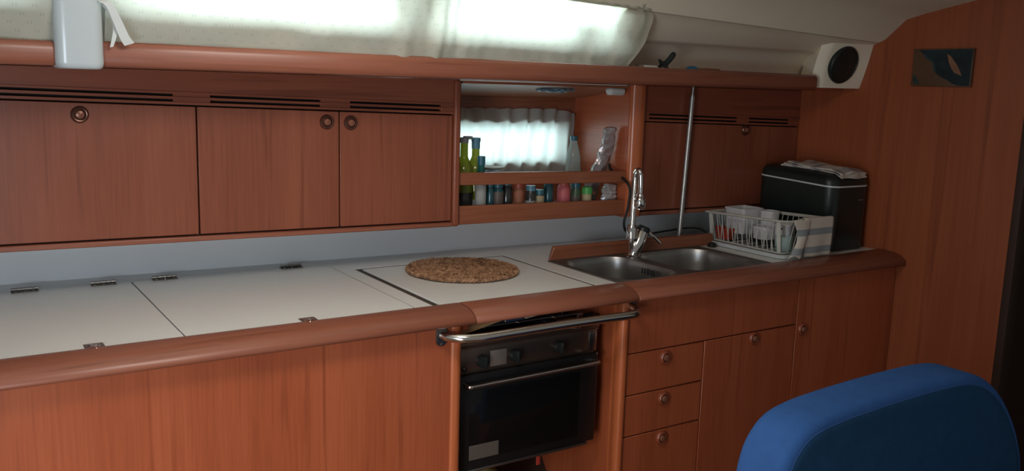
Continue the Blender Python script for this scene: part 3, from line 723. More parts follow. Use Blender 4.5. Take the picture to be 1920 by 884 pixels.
# niche between the wall cabinets
nc = thing('niche_shelf', (1.67, YU, 1.0), 'open wooden niche with two rails holding bottles and jars below the shelf', 'shelf')
b = BM(); slab(b, 1.3395, 2.002, YU + .003, YU + .018, lambda x: 1.0255 - .008 * (x - 1.34), lambda x: 1.083 - .014 * (x - 1.34)); o_ = obj('lower_rail', b, 'niche_wood', nc, bevel=.003)
b = BM(); slab(b, 1.3395, 2.002, YU + .003, YU + .018, lambda x: 1.147 - .022 * (x - 1.34), lambda x: 1.185 - .018 * (x - 1.34)); obj('upper_rail', b, 'niche_wood', nc, bevel=.003)
b = BM(); box(b, 1.3395, 2.0, YU + .018, 2.58, 1.040, 1.052); obj('shelf_board', b, 'niche_wood', nc)
b = BM(); box(b, 2.000, 2.018, YU + .004, 2.755, 1.012, 1.458); obj('right_side', b, 'teak_y', nc)
b = BM(); box(b, 1.3398, 1.349, 2.49, 2.755, 1.012, 1.458); obj('left_side', b, 'niche_wood', nc)
b = BM(); hexa(b, [(1.349, YU + .005, 1.452), (2.0, YU + .005, 1.452), (2.0, 2.60, 1.412), (1.349, 2.60, 1.412), (1.349, YU + .005, 1.46), (2.0, YU + .005, 1.46), (2.0, 2.60, 1.42), (1.349, 2.60, 1.42)]); obj('ceiling_board', b, 'niche_wood', nc)
WX0, WX1, WZ0, WZ1 = 1.42, 1.93, 1.188, 1.312
b = BM(); box(b, 1.349, 2.0, 2.635, 2.655, 1.315, 1.44); box(b, 1.349, 2.0, 2.635, 2.655, 1.04, WZ0); box(b, 1.349, WX0, 2.635, 2.655, WZ0, 1.315); box(b, WX1 + .01, 2.0, 2.635, 2.655, WZ0, 1.315); obj('back_panel', b, 'niche_wood', nc)
b = BM(); pr = [(2.002, YU + .02), (2.002, YU - .004)] + [(2.032 + .030 * cos(radians(a)), YU - .004 + .018 * sin(radians(a))) for a in range(180, 361, 12)] + [(2.062, YU + .02)]
loft(b, [[(x, y, zbt(2.03)) for x, y in pr], [(x, y, 1.462) for x, y in pr]]); obj('corner_post', b, 'teak_post', nc, smooth=60)
# hull window frame and pane
b = BM(); o1 = rrect((WX0 + WX1) / 2, (WZ0 + WZ1) / 2, WX1 - WX0 + .03, WZ1 - WZ0 + .03, .045, 6); i1 = rrect((WX0 + WX1) / 2, (WZ0 + WZ1) / 2, WX1 - WX0 - .01, WZ1 - WZ0 - .01, .035, 6)
R1 = [[(x, y, z) for x, z in q] for q, y in ((o1, 2.660), (o1, 2.672), (i1, 2.672), (i1, 2.660), (o1, 2.660))]
loft(b, R1, True, False); struct('window_3', b, 'dark_lining')
b = BM(); box(b, WX0, WX1, 2.674, 2.677, WZ0, WZ1); struct('window_4', b, 'window_glass')

# niche curtain
def cloth_grid(bm, nx, nz, fn, thick=.0012):
    g1 = [[bm.verts.new(fn(i / nx, j / nz)) for i in range(nx + 1)] for j in range(nz + 1)]
    for j in range(nz):
        for i in range(nx): face(bm, [g1[j][i], g1[j][i + 1], g1[j + 1][i + 1], g1[j + 1][i]])
def nfold(u, v):
    x = lerp(1.350, 1.985, u) + .004 * sin(u * 40 + v * 3)
    if u > .9: x -= (u - .9) * .12 * abs(v - .15)
    y = 2.615 + .009 * sin(u * 2 * pi * 9.3 + 1.2 * sin(v * 2.6 + u * 7)) + .004 * sin(u * 61 + 2) * (1 - v)
    ztop = 1.368 + .0045 * abs(sin(u * 2 * pi * 5.1)) - (.0 if u < .86 else (u - .86) * .10)
    z = lerp(ztop, 1.120, v)
    return (x, y, z)
b = BM(); cloth_grid(b, 150, 26, nfold)
nct = thing('niche_curtain', (1.67, 2.615, 1.12), 'sheer white gathered curtain over the small hull window in the niche', 'curtain')
obj('cloth', b, 'sheer_cloth', nct, smooth=80)
b = BM(); tube(b, [(1.350, 2.628, 1.352), (1.999, 2.628, 1.352)], .002, 8); obj('curtain_wire', b, 'label_grey', nct)
# little niche lamp and hanging blue packet
nl = thing('niche_lamp', (2.005 - .04, 2.40, 1.425), 'small white plastic lamp under the shelf, top right of the niche', 'lamp')
b = BM(); box(b, 1.930, 1.992, 2.345, 2.380, 1.4320, 1.4505, .006, 3); obj('housing', b, 'cap_white', nl)
b = BM(); box(b, 1.934, 1.988, 2.348, 2.377, 1.4275, 1.433, .003, 2); obj('lens', b, 'tub_white', nl)
b = BM(); rg = []
for i in range(14):
    a = i / 13; rr = .019 * sin(pi * (a * .86 + .07)) ** .6
    rg.append([(1.665 + .145 * a, 2.40 + rr * cos(2 * pi * k / 12) * 1.2 + .006 * noise.noise(Vector((i * .9, k * .9, 3))), 1.4415 + .011 * sin(2 * pi * k / 12) * sin(pi * (a * .86 + .07)) ** .5 + .005 * noise.noise(Vector((i * .8, k, 1)))) for k in range(12)])
loft(b, rg); tag(obj('wrapped_packet', b, 'foil_blue', smooth=0), 'crumpled blue plastic packet tucked up under the niche ceiling', 'packet')

# bottles and jars in the niche
ZB = 1.0525
def bottle(x, y, prof, mat, label, cat='bottle', name='bottle', cap=None, capmat=None, lab=None, labmat='paper_label', group=None, n=22):
    t = thing(name, (x, y, ZB), label, cat, group)
    b = BM(); lathe(b, prof, (x, y, ZB), n=n); obj('glass' if cat == 'bottle' else 'jar_body', b, mat, t, smooth=50)
    if cap: b = BM(); lathe(b, cap, (x, y, ZB), n=n); obj('cap', b, capmat, t, smooth=40)
    if lab:
        r, z0, z1 = lab; b = BM(); lathe(b, [(r, z0), (r, z1)], (x, y, ZB), n=n)
        obj('label', b, labmat, t, smooth=50)
    return t
tall = [(.001, .0), (.028, .0), (.030, .004), (.030, .125), (.026, .145), (.016, .162), (.0125, .172), (.0120, .225), (.001, .226)]
bottle(1.418, 2.435, tall, 'bottle_green', 'tall green oil bottle with a tipped cap at the niche\'s left edge', cap=[(.001, .215), (.0135, .215), (.0135, .232), (.001, .233)], capmat='lid_grey', lab=(.0305, .01, .06), labmat='jar_dark')
b = BM(); box(b, 1.418, 1.444, 2.425, 2.445, ZB + .226, ZB + .236, .002); tag(obj('pourer_cap', b, 'lid_grey'), 'grey flip cap tipped open on the leftmost oil bottle', 'cap')
bottle(1.4665, 2.445, [(r * 1.0, h * 1.0) for r, h in tall], 'bottle_green', 'tall green oil bottle with blue collar, second from the left in the niche', cap=[(.001, .196), (.0135, .196), (.0138, .218), (.0150, .219), (.0150, .230), (.001, .231)], capmat='lid_blue', lab=(.0305, .008, .035))
bottle(1.450, 2.382, [(.001, 0), (.016, 0), (.0175, .003), (.0175, .100), (.0155, .120), (.0115, .135), (.010, .160), (.001, .161)], 'bottle_teal', 'dark bottle with a white label strip in front of the green oil bottles', cap=[(.001, .150), (.0122, .150), (.0122, .177), (.001, .178)], capmat='lid_teal', lab=(.0179, .006, .088))
def jar(x, y, r, h, mat, label, capmat, ch=.014, lab=None, labmat='paper_label', cat='jar'):
    return bottle(x, y, [(.001, 0), (r, 0), (r * 1.02, .003), (r * 1.02, h - .012), (r * .82, h - .004), (r * .8, h)], mat, label, cat, 'jar',
                  [(.001, h - .002), (r * .92, h - .002), (r * .92, h + ch), (.001, h + ch + .001)], capmat, lab, labmat)
jar(1.490, 2.39, .012, .082, 'jar_teal', 'slim dark teal jar right of the white-labelled bottle', 'lid_teal')
jar(1.520, 2.39, .018, .078, 'jar_teal', 'dark jar with a grey-green label, left part of the lower niche row', 'lid_teal', lab=(.0185, .012, .062), labmat='label_grey')
jar(1.560, 2.40, .018, .082, 'jar_dark', 'black jar with a teal lid just left of the orange spice jar', 'lid_teal')
jar(1.596, 2.385, .017, .074, 'orange_spice', 'small jar of orange-brown spice in the middle of the niche row', 'lid_red')
jar(1.640, 2.38, .017, .064, 'jar_dark', 'dark jar with blue lid and white label, left of the beige-labelled jar', 'lid_blue', lab=(.0175, .006, .030))
jar(1.674, 2.378, .0155, .050, 'jar_dark', 'short dark jar with a beige label in the niche row', 'lid_teal', lab=(.016, .004, .045), labmat='beige_label')
jar(1.724, 2.40, .017, .082, 'jar_teal', 'narrow blue-black jar left of the wide pink-labelled tin', 'lid_blue')
jar(1.781, 2.39, .022, .078, 'pink_label', 'wide tin with a pink-red label in the niche', 'lid_red')
jar(1.828, 2.385, .0165, .066, 'jar_green', 'dark green jar between the pink tin and the green-lidded jar', 'lid_teal', lab=(.0170, .008, .036), labmat='label_grey')
bottle(1.862, 2.367, [(.001, 0), (.0155, 0), (.0165, .004), (.0165, .042), (.0145, .048), (.013, .050)], 'beige_label', 'small jar of beige spice with a bright green lid', 'jar', 'jar', [(.001, .044), (.0185, .044), (.0190, .056), (.016, .066), (.008, .069), (.001, .070)], 'lid_green')
jar(1.900, 2.385, .011, .040, 'jar_dark', 'very small dark jar beside the green-lidded spice jar', 'knob_wood', ch=.008)
bottle(1.898, 2.50, [(.001, 0), (.026, 0), (.028, .006), (.026, .05), (.028, .10), (.027, .125), (.025, .135), (.027, .145), (.024, .165), (.017, .192), (.0125, .205), (.0120, .222), (.001, .223)], 'bottle_clear', 'clear plastic water bottle with dark cap before the niche curtain', cap=[(.001, .214), (.0138, .214), (.0138, .230), (.001, .231)], capmat='lid_teal')
b = BM(); lathe(b, [(.001, .0), (.022, .002), (.040, .009), (.042, .012), (.038, .011), (.020, .005), (.001, .004)], (1.536, 2.46, 1.176), n=28)
t = tag(obj('saucer', b, 'cap_white', smooth=50), 'small white saucer on the jars beside the dark bottle', 'saucer')
jar(1.536, 2.46, .026, .108, 'jar_dark', 'tall dark jar carrying the white saucer at the back of the niche', 'lid_grey')
# foil things at the right end of the niche
def crumple(name, path, rad, mat, label, cat, n=12, amp=.005, flat=1.0, seed=0):
    pts = curve_pts(path, 6); m_ = len(pts); b = BM(); rings = []
    for i, p in enumerate(pts):
        a = i / (m_ - 1); r = rad(a)
        t = (pts[min(i + 1, m_ - 1)] - pts[max(i - 1, 0)]).normalized(); u = Vector((0, 1, 0)); u = (u - t * u.dot(t)).normalized(); v = t.cross(u)
        ring = []
        for k in range(n):
            an = 2 * pi * k / n; e = amp * noise.noise(Vector((i * .55 + seed, k * .9, seed * 3.1)))
            ring.append(p + u * (cos(an) * (r * flat + e)) + v * (sin(an) * (r + e * 1.6)))
        rings.append(ring)
    loft(b, rings); return tag(obj(name, b, mat, smooth=28), label, cat)
crumple('foil_sleeve', [(1.912, 2.425, 1.062), (1.930, 2.42, 1.13), (1.960, 2.41, 1.21), (1.966, 2.395, 1.27), (1.964, 2.385, 1.318)], lambda a: lerp(.030, .025, a) * (1 if a < .96 else .75), 'foil_wrap', 'long crinkled clear-wrapped packet leaning against the niche\'s right side', 'packet', flat=.45, amp=.007, seed=3)
crumple('foil_pouch', [(1.958, 2.372, 1.054), (1.960, 2.372, 1.075), (1.961, 2.372, 1.098), (1.964, 2.373, 1.124)], lambda a: (.026, .030, .030, .026)[min(3, int(a * 4))], 'foil_silver', 'small crinkled silver foil pouch at the right end of the niche rail', 'packet', flat=.45, amp=.006, seed=8)

# ================================================================== LONG SHELF WITH FIDDLE
sh = thing('long_shelf', (1.2, 2.08, 1.465), 'long teak shelf with raised front rail above the wall cabinets', 'shelf')
b = BM(); box(b, -.5, 2.640, 2.094, 2.755, 1.4635, 1.478); box(b, 2.640, XE - .001, 2.14, 2.755, 1.4635, 1.476); obj('board', b, 'teak_h', sh)
def fprof(dz): return [(2.097, 1.4635 + dz * .3), (2.086, 1.4635 + dz * .3), (2.081, 1.468 + dz * .3), (2.0795, 1.480), (2.0795, 1.500 + dz), (2.082, 1.511 + dz), (2.088, 1.516 + dz), (2.094, 1.515 + dz), (2.097, 1.508 + dz)]
for a0, a1, n_ in ((-.5, .2355, 0), (.3275, 2.640, 1)):
    b = BM()
    loft(b, [[(x, 2.088 + (y - 2.088) * s, 1.49 + (z - 1.49) * s) for y, z in fprof(-.003 if x < 1 and n_ == 0 else .001)] for x, s in ((a0, .9), (a0 + .003, 1), (a1 - .003, 1), (a1, .9))])
    obj('front_rail', b, 'teak_edge_h', sh, smooth=50)

# white column
b = BM(); rings = []
pts = rrect(.2815, 2.108, .0925, .10, .022, 6)
for z, s in ((1.4575, .80), (1.4590, .90), (1.463, .965), (1.470, 1.0), (1.79, 1.0)):
    rings.append([(.2815 + (x - .2815) * s, 2.108 + (y - 2.108) * s, z) for x, y in pts])
loft(b, rings); struct('trim_3', b, 'gelcoat_white', smooth=60, label='white column')

# ================================================================== CURTAINS
def curtain(xa, xb, seed, taper=False, nx=260, top=.016):
    def fn(u, v):
        x = lerp(xa, xb, u)
        zt_ = zj(x) + top; zb = 1.494
        # gathered in places: strong folds near 1.08-1.22, light elsewhere, denser towards the right end
        g_ = .35 + 1.3 * math.exp(-((x - 1.13) / .12) ** 2) + .9 * max(0, (x - 1.35) / .5)
        f = .0045 * sin(x * 2 * pi / .118 + 1.5 * sin(x * 9 + seed) + v * .8) * g_
        f += .0030 * sin(x * 2 * pi / .047 + 3 * noise.noise(Vector((x * 5, seed, 0))) + (1 - v) * 1.8) * g_ * (1 - .55 * v)
        f += .011 * noise.noise(Vector((x * 4.2 + v * 2.2, v * 1.3, seed))) + .0065 * noise.noise(Vector((x * 11 - v * 3.5, v * 2.5, seed + 4)))
        xx = x + .012 * v * noise.noise(Vector((x * 3, v, seed + 9)))
        if taper and u > .93:
            k = (u - .93) / .07
            xx += k * (.022 * sin(min(1, v / .5) * pi / 2) - .025 * (1 - min(1, v / .15)) - .050 * max(0, (v - .5) / .5) ** 1.3)
        y = lerp(2.004, 2.104, v ** .85) + f
        y = min(y, 2.165)
        z = lerp(zt_, zb, v)
        if taper and v < .12: z -= .0  # top hem follows the ceiling
        if v < .10: y -= .004 * (1 - v / .1) * (1 + sin(x * 130))
        return (xx, y - (.004 if v < .1 else 0), z)
    b = BM(); cloth_grid(b, nx, 34, fn); return b
mc = thing('curtain', (1.1, 2.06, 1.49), 'long cream curtain with tiny tick pattern across the deckhouse windows', 'curtain')
obj('cloth', curtain(.332, 1.800, 3, True), 'curtain_cloth', mc, smooth=80)
b = BM(); pts = []
for i in range(121):
    x = lerp(.34, 1.776, i / 120); pts.append((x, 2.000 + .002 * sin(x * 160), zj(x) + .006 + .0015 * sin(x * 95)))
tube(b, pts, [.0048 + .0012 * sin(i * 1.7) for i in range(121)], 8); obj('gathered_hem', b, 'curtain_cloth', mc, smooth=80)
lc = thing('curtain', (0, 2.06, 1.49), 'shorter cream curtain left of the white column', 'curtain')
obj('cloth', curtain(-.45, .232, 8, False, 120), 'curtain_cloth', lc, smooth=80)
# ribbon tie beside the column
def strip(bm, path, w, th=.0008, wdir=(1, 0, .25)):
    pts = curve_pts(path, 6); d = Vector(wdir).normalized(); m_ = len(pts)
    loft(bm, [[p - d * w(i / (m_ - 1)), p + d * w(i / (m_ - 1)), p + d * w(i / (m_ - 1)) + Vector((0, th, 0)), p - d * w(i / (m_ - 1)) + Vector((0, th, 0))] for i, p in enumerate(pts)])
b = BM()
strip(b, [(.322, 2.060, 1.600), (.338, 2.048, 1.590), (.352, 2.050, 1.560), (.366, 2.055, 1.527), (.376, 2.058, 1.512)], lambda a: .0065 + .004 * a, wdir=(1, 0, .35))
strip(b, [(.328, 2.056, 1.590), (.343, 2.058, 1.572), (.350, 2.060, 1.545), (.346, 2.060, 1.522), (.341, 2.060, 1.505)], lambda a: .003 + .002 * sin(a * 3))
tag(obj('curtain_tie', b, 'ribbon', smooth=60), 'loose white fabric tie hanging beside the white column', 'ribbon')

# ================================================================== SPEAKER HOUSING
sp = thing('speaker', (2.76, 2.08, 1.474), 'round black speaker in a white moulded corner housing at the bulkhead', 'speaker')
b = BM(); n = 12
A = {'bl': (2.655, 2.098, 1.4735), 'br': (2.8695, 2.074, 1.4745), 'tr': (2.8695, 2.030, 1.632), 'tl': (2.650, 2.052, 1.638)}
front_ = []; back_ = []
for j in range(n + 1):
    v = j / n; rowf = []; rowb = []
    for i in range(n + 1):
        u = i / n
        p = Vector(A['bl']).lerp(Vector(A['br']), u).lerp(Vector(A['tl']).lerp(Vector(A['tr']), u), v)
        p.y += .012 * (sin(pi * v) * .6) - (.010 * u ** 4) * sin(pi * v)
        if u < .12: p.y += (.12 - u) ** 2 * 1.6
        rowf.append(p); rowb.append(Vector((min(p.x + .085, 2.8695), max(p.y + .12, 2.16), min(p.z, 1.60) if v > .5 else p.z)))
    front_.append(rowf); back_.append(rowb)
vf = [[b.verts.new(p) for p in r] for r in front_]; vb = [[b.verts.new(p) for p in r] for r in back_]
for j in range(n):
    for i in range(n):
        face(b, [vf[j][i], vf[j][i + 1], vf[j + 1][i + 1], vf[j + 1][i]]); face(b, [vb[j][i + 1], vb[j][i], vb[j + 1][i], vb[j + 1][i + 1]])
for j in range(n):
    face(b, [vb[j][0], vf[j][0], vf[j + 1][0], vb[j + 1][0]]); face(b, [vf[j][n], vb[j][n], vb[j + 1][n], vf[j + 1][n]])
for i in range(n):
    face(b, [vf[0][i + 1], vf[0][i], vb[0][i], vb[0][i + 1]]); face(b, [vf[n][i], vf[n][i + 1], vb[n][i + 1], vb[n][i]])
obj('housing', b, 'liner_cream', sp, smooth=40, bevel=.003)
b = BM(); nrm = Vector((-.04, -.95, -.28)); cc = Vector((2.757, 2.066, 1.556))
lathe(b, [(.067, -.02), (.068, .004), (.065, .008), (.060, .009), (.057, .006), (.035, .010), (.001, .012)], cc, nrm, 36)
g_ = obj('grille', b, 'black_satin', sp, smooth=50)

# ================================================================== WALL PLAQUE
pq = thing('wall_plaque', (2.862, 1.76, 1.488), 'small rectangular wood and dark blue resin plaque hanging on the bulkhead', 'wall art')
PY0, PY1, PZ0, PZ1 = 1.650, 1.862, 1.488, 1.612
b = BM(); box(b, 2.856, 2.8698, PY0, PY1, PZ0, PZ1, .0015); obj('board', b, 'plaque_wood', pq)
def inlay(name, pts, mat, x=2.8555):
    b = BM(); q = [(lerp(PY1, PY0, u), lerp(PZ1, PZ0, v)) for u, v in pts]
    loft(b, [[(x + .0012, y, z) for y, z in q], [(x, y, z) for y, z in q]]); return obj(name, b, mat, pq, smooth=20)
inlay('resin_field', [(.10, .03), (.99, .02), (.985, .98), (.80, .97), (.70, .92), (.62, .83), (.52, .76), (.44, .68), (.38, .60), (.36, .50), (.34, .38), (.28, .30), (.22, .25), (.17, .13)], 'plaque_resin')
inlay('resin_foam', [(.17, .13), (.20, .12), (.26, .24), (.33, .28), (.38, .40), (.40, .55), (.45, .65), (.40, .63), (.36, .54), (.345, .38), (.28, .30), (.22, .25)], 'plaque_teal', 2.8549)
inlay('resin_spot', [(.03, .70), (.07, .72), (.13, .85), (.15, .95), (.08, .95), (.04, .86)], 'plaque_teal', 2.8549)
inlay('wood_island', [(.58, .14), (.64, .20), (.70, .32), (.76, .44), (.81, .58), (.85, .72), (.80, .68), (.73, .64), (.67, .52), (.62, .36)], 'plaque_island', 2.8548)

# ================================================================== THINGS ON THE LONG SHELF
tb = thing('tube', (1.86, 2.10, 1.478), 'small white tube with grey cap lying on the shelf beside the black nozzle', 'tube')
b = BM(); tube(b, [(1.868, 2.13, 1.512), (1.875, 2.13, 1.512), (1.925, 2.13, 1.512)], [.008, .0125, .0125], 12); obj('tube_body', b, 'cap_white', tb)
b = BM(); tube(b, [(1.849, 2.13, 1.512), (1.868, 2.13, 1.512)], .0135, 12); obj('cap', b, 'label_bright', tb)
b = BM(); box(b, 1.84, 1.94, 2.105, 2.165, 1.4785, 1.4995, .003); tag(obj('box', b, 'cap_white'), 'low white box on the shelf under the white tube', 'box')
b = BM(); tube(b, curve_pts([(1.955, 2.13, 1.4785), (1.958, 2.13, 1.510), (1.962, 2.128, 1.528), (1.978, 2.122, 1.548), (1.990, 2.118, 1.566)], 5), [.016] * 6 + [.019, .020, .018, .014, .0105] + [.009] * 8 + [.008, .005], 12)
tube(b, [(1.950, 2.13, 1.532), (1.936, 2.128, 1.543)], [.008, .003], 8)
tag(obj('nozzle', b, 'black_satin', smooth=50), 'black angled hose nozzle standing on the long shelf', 'nozzle')
b = BM(); lathe(b, [(.026, 0), (.026, .028), (.023, .040), (.014, .048), (.001, .050)], (2.085, 2.135, 1.4785), n=22); tag(obj('blue_cap', b, 'blue_cap', smooth=50), 'rounded blue cap peeking over the long shelf rail', 'cap')
b = BM(); box(b, 2.13, 2.20, 2.12, 2.16, 1.4785, 1.5235, .004); tag(obj('wallet', b, 'niche_wood'), 'flat brown object just showing above the shelf rail', 'wallet')

# ================================================================== ICE MAKER
im = thing('ice_maker', (2.745, 2.13, .9005), 'black countertop ice maker with a white trim line in the corner', 'appliance')
IX0, IX1, IY0, IY1 = 2.637, 2.852, 1.972, 2.318
def rr(x0, x1, y0, y1, r, n=8): return rrect((x0 + x1) / 2, (y0 + y1) / 2, x1 - x0, y1 - y0, r, n)
def ztop(y, k=0.0): return 1.128 + (y - IY0) * .045 + k
b = BM(); R_ = []
for z, s in ((.9005, .97), (.905, 1.0)): R_.append([(2.7445 + (x - 2.7445) * s, 2.145 + (y - 2.145) * s, z) for x, y in rr(IX0, IX1, IY0, IY1, .045)])
R_.append([(x, y, ztop(y)) for x, y in rr(IX0, IX1, IY0, IY1, .045)]); loft(b, R_); obj('body', b, 'black_satin', im, smooth=50)
b = BM(); loft(b, [[(2.7445 + (x - 2.7445) * s, 2.145 + (y - 2.145) * s, ztop(y, k)) for x, y in rr(IX0, IX1, IY0, IY1, .045)] for k, s in ((0, 1.0), (.0005, 1.014), (.0055, 1.014), (.006, 1.0))]); obj('trim_line', b, 'white_strip', im, smooth=30)
b = BM(); loft(b, [[(2.7445 + (x - 2.7445) * s, 2.145 + (y - 2.145) * (s * .5 + .5), ztop(y, k)) for x, y in rr(IX0, IX1, IY0, IY1, .045)] for k, s in ((.006, 1.0), (.022, .985), (.034, .94), (.041, .86), (.044, .7), (.045, .3))]); obj('lid', b, 'black_satin', im, smooth=60)
b = BM(); box(b, 2.782, 2.812, IY0 - .0012, IY0 + .001, 1.078, 1.083, .0005, 1); obj('emblem', b, 'label_grey', im, label='small grey mark on the front')
# folded tea towel on top
ft = BM()
for k in range(4):
    def fn(u, v, k=k):
        x = lerp(2.672, 2.812 - .012 * (k % 2), u) + .012 * sin(v * 3 + k); y = lerp(1.966 + .005 * k, 2.240 - .012 * k, v) + .004 * sin(u * 9)
        z = ztop(y, .0465) + k * .0050 + .004 * sin(u * 7 + v * 4 + k) * (.4 + k * .15) - .012 * max(0, .12 - v) / .12 + .002
        return (x, y, z)
    g0 = [[fn(i / 22, j / 34) for i in range(23)] for j in range(35)]
    va = [[ft.verts.new(p) for p in r] for r in g0]; vb_ = [[ft.verts.new((p[0], p[1], p[2] - .0038)) for p in r] for r in g0]
    for j in range(34):
        for i in range(22): face(ft, [va[j][i], va[j][i + 1], va[j + 1][i + 1], va[j + 1][i]]); face(ft, [vb_[j][i + 1], vb_[j][i], vb_[j + 1][i], vb_[j + 1][i + 1]])
    for j in range(34):
        face(ft, [vb_[j][0], va[j][0], va[j + 1][0], vb_[j + 1][0]]); face(ft, [va[j][22], vb_[j][22], vb_[j + 1][22], va[j + 1][22]])
    for i in range(22):
        face(ft, [va[0][i + 1], va[0][i], vb_[0][i], vb_[0][i + 1]]); face(ft, [va[34][i], va[34][i + 1], vb_[34][i + 1], vb_[34][i]])
tag(obj('folded_towel', ft, 'towel_folded', smooth=60), 'folded striped tea towel lying on top of the black ice maker', 'towel')

# ================================================================== DISH RACK
dk = thing('dish_rack', (2.49, 2.13, .9005), 'cream plastic dish rack on a white drip tray beside the sink', 'dish rack')
TX0, TX1, TY0, TY1 = 2.365, 2.590, 1.945, 2.305
b = BM(); loft(b, [[(x, y, z) for x, y in rr(TX0 + d_, TX1 - d_, TY0 + d_, TY1 - d_, .03, 6)] for z, d_ in ((.9008, .004), (.903, 0), (.912, -.002), (.915, .001), (.915, .007), (.907, .011), (.906, .05))], True, True)
obj('drip_tray', b, 'white_strip', dk, smooth=40)
RX0, RX1, RY0, RY1 = 2.366, 2.592, 1.935, 2.318
def zr(y): return 1.014 + (2.32 - y) * .035
b = BM(); loft(b, [[(x, y, zr(y) + z) for x, y in rr(RX0 + d_, RX1 - d_, RY0 + d_, RY1 - d_, .03, 6)] for z, d_ in ((0, -.004), (.003, -.006), (.006, -.004), (.006, .008), (.002, .010), (-.004, .008), (0, -.004))], True, False)
obj('rim', b, 'rack_plastic', dk, smooth=50)
b = BM(); loft(b, [[(x, y, z) for x, y in rr(TX0 + .018 + d_, TX1 - .018 - d_, TY0 + .018 + d_, TY1 - .018 - d_, .02, 6)] for z, d_ in ((.916, 0), (.920, 0), (.920, .01), (.916, .01), (.916, 0))], True, False)
for k in range(6): yy = lerp(TY0 + .05, TY1 - .05, k / 5); tube(b, [(TX0 + .02, yy, .918), (TX1 - .02, yy, .918)], .0018, 6)
obj('base_frame', b, 'rack_plastic', dk, smooth=50)
ribs = []
for k in range(14):                                     # long sides
    yy = lerp(TY0 + .035, TY1 - .035, k / 13)
    for s in (0, 1):
        xb, xt = ((TX0 + .020, RX0 + .005), (TX1 - .020, RX1 - .005))[s]
        ribs.append([(xb, yy, .918), (lerp(xb, xt, .5), yy + .004, .965), (xt, yy + (yy - 2.12) * .06, zr(yy) + .001)])
for k in range(6):                                      # short ends
    xx = lerp(TX0 + .045, TX1 - .045, k / 5)
    ribs.append([(xx, TY0 + .02, .918), (xx, TY0 + .010, .965), (xx, RY0 + .006, zr(RY0) + .001)])
    ribs.append([(xx, TY1 - .02, .918), (xx, TY1 - .006, .965), (xx, RY1 - .006, zr(RY1) + .001)])
for p in ribs: b = BM(); tube(b, p, .0016, 6); obj('rib', b, 'rack_plastic', dk, smooth=60)
for yy in (1.975, 2.285):                               # broad corner slats
    for xb, xt in ((TX0 + .019, RX0 + .004), (TX1 - .019, RX1 - .004)):
        b = BM(); hexa(b, [(xb - .0015, yy - .007, .917), (xb + .0015, yy - .007, .917), (xb + .0015, yy + .007, .917), (xb - .0015, yy + .007, .917), (xt - .0015, yy - .008, zr(yy)), (xt + .0015, yy - .008, zr(yy)), (xt + .0015, yy + .008, zr(yy)), (xt - .0015, yy + .008, zr(yy))]); obj('corner_slat', b, 'rack_plastic', dk)
for k in range(9):                                      # plate hoops
    yy = lerp(1.985, 2.25, k / 8)
    b = BM(); tube(b, curve_pts([(TX0 + .03, yy, .919), (TX0 + .036, yy + .006, .955), (TX0 + .045, yy + .014, .978), (TX0 + .053, yy + .022, .955), (TX0 + .060, yy + .028, .919)], 5), .0015, 6); obj('plate_hoop', b, 'rack_plastic', dk, smooth=60)
# crockery and tubs in the rack
def tub(name, cx, cy, z0, z1, w, h, label, mat='tub_white', flare=1.12, rim_=True, r=.012, rot=0.0, cat='container'):
    b = BM(); R_ = []
    for z, s, in ((z0, 1.0), (z0 + .004, 1.02), (z1 - .004, flare), (z1 - .004, flare * 1.05 if rim_ else flare), (z1, flare * 1.05 if rim_ else flare), (z1, flare * .95), (z0 + .006, .95)):
        R_.append([(cx + x * s, cy + y * s, z) for x, y in rrect(0, 0, w, h, r, 5)])
    loft(b, R_)
    if rot: bmesh.ops.rotate(b, cent=(cx, cy, z0), matrix=Matrix.Rotation(rot, 3, 'Z'), verts=b.verts)
    return tag(obj(name, b, mat, smooth=45), label, cat)
tub('food_tub', 2.485, 2.232, .945, 1.036, .095, .085, 'tall white plastic tub at the back of the dish rack')
tub('cup', 2.530, 2.150, .950, 1.032, .052, .052, 'white square cup beside the tall white tub in the rack', r=.018, cat='cup')
tub('bowl', 2.475, 2.120, .940, .985, .075, .075, 'shallow white bowl in the middle of the dish rack', r=.034, cat='bowl')
tub('beaker', 2.460, 2.020, .930, 1.008, .060, .050, 'white beaker near the front end of the dish rack', r=.014, rot=.3, cat='cup')
b = BM(); box(b, 2.428, 2.430, 2.006, 2.030, .990, .997, .0004, 1); tag(obj('dark_clip', b, 'black_plastic'), 'tiny black clip on the front beaker', 'clip')
tub('red_scoop', 2.425, 2.262, .921, .962, .035, .06, 'red plastic scoop at the far left corner of the dish rack', 'red_plastic', flare=1.25, cat='scoop')
b = BM(); box(b, 2.455, 2.535, 2.075, 2.190, .9215, .938, .006, 2); tag(obj('pan', b, 'black_satin'), 'dark flat dish lying in the bottom of the rack', 'dish')
b = BM(); lathe(b, [(.001, 0), (.024, 0), (.027, .004), (.029, .052), (.0275, .052), (.025, .006), (.001, .005)], (2.415, 1.985, .921), n=22); tag(obj('tumbler', b, 'bottle_clear', smooth=50), 'clear glass tumbler in the nearest corner of the rack', 'glass')

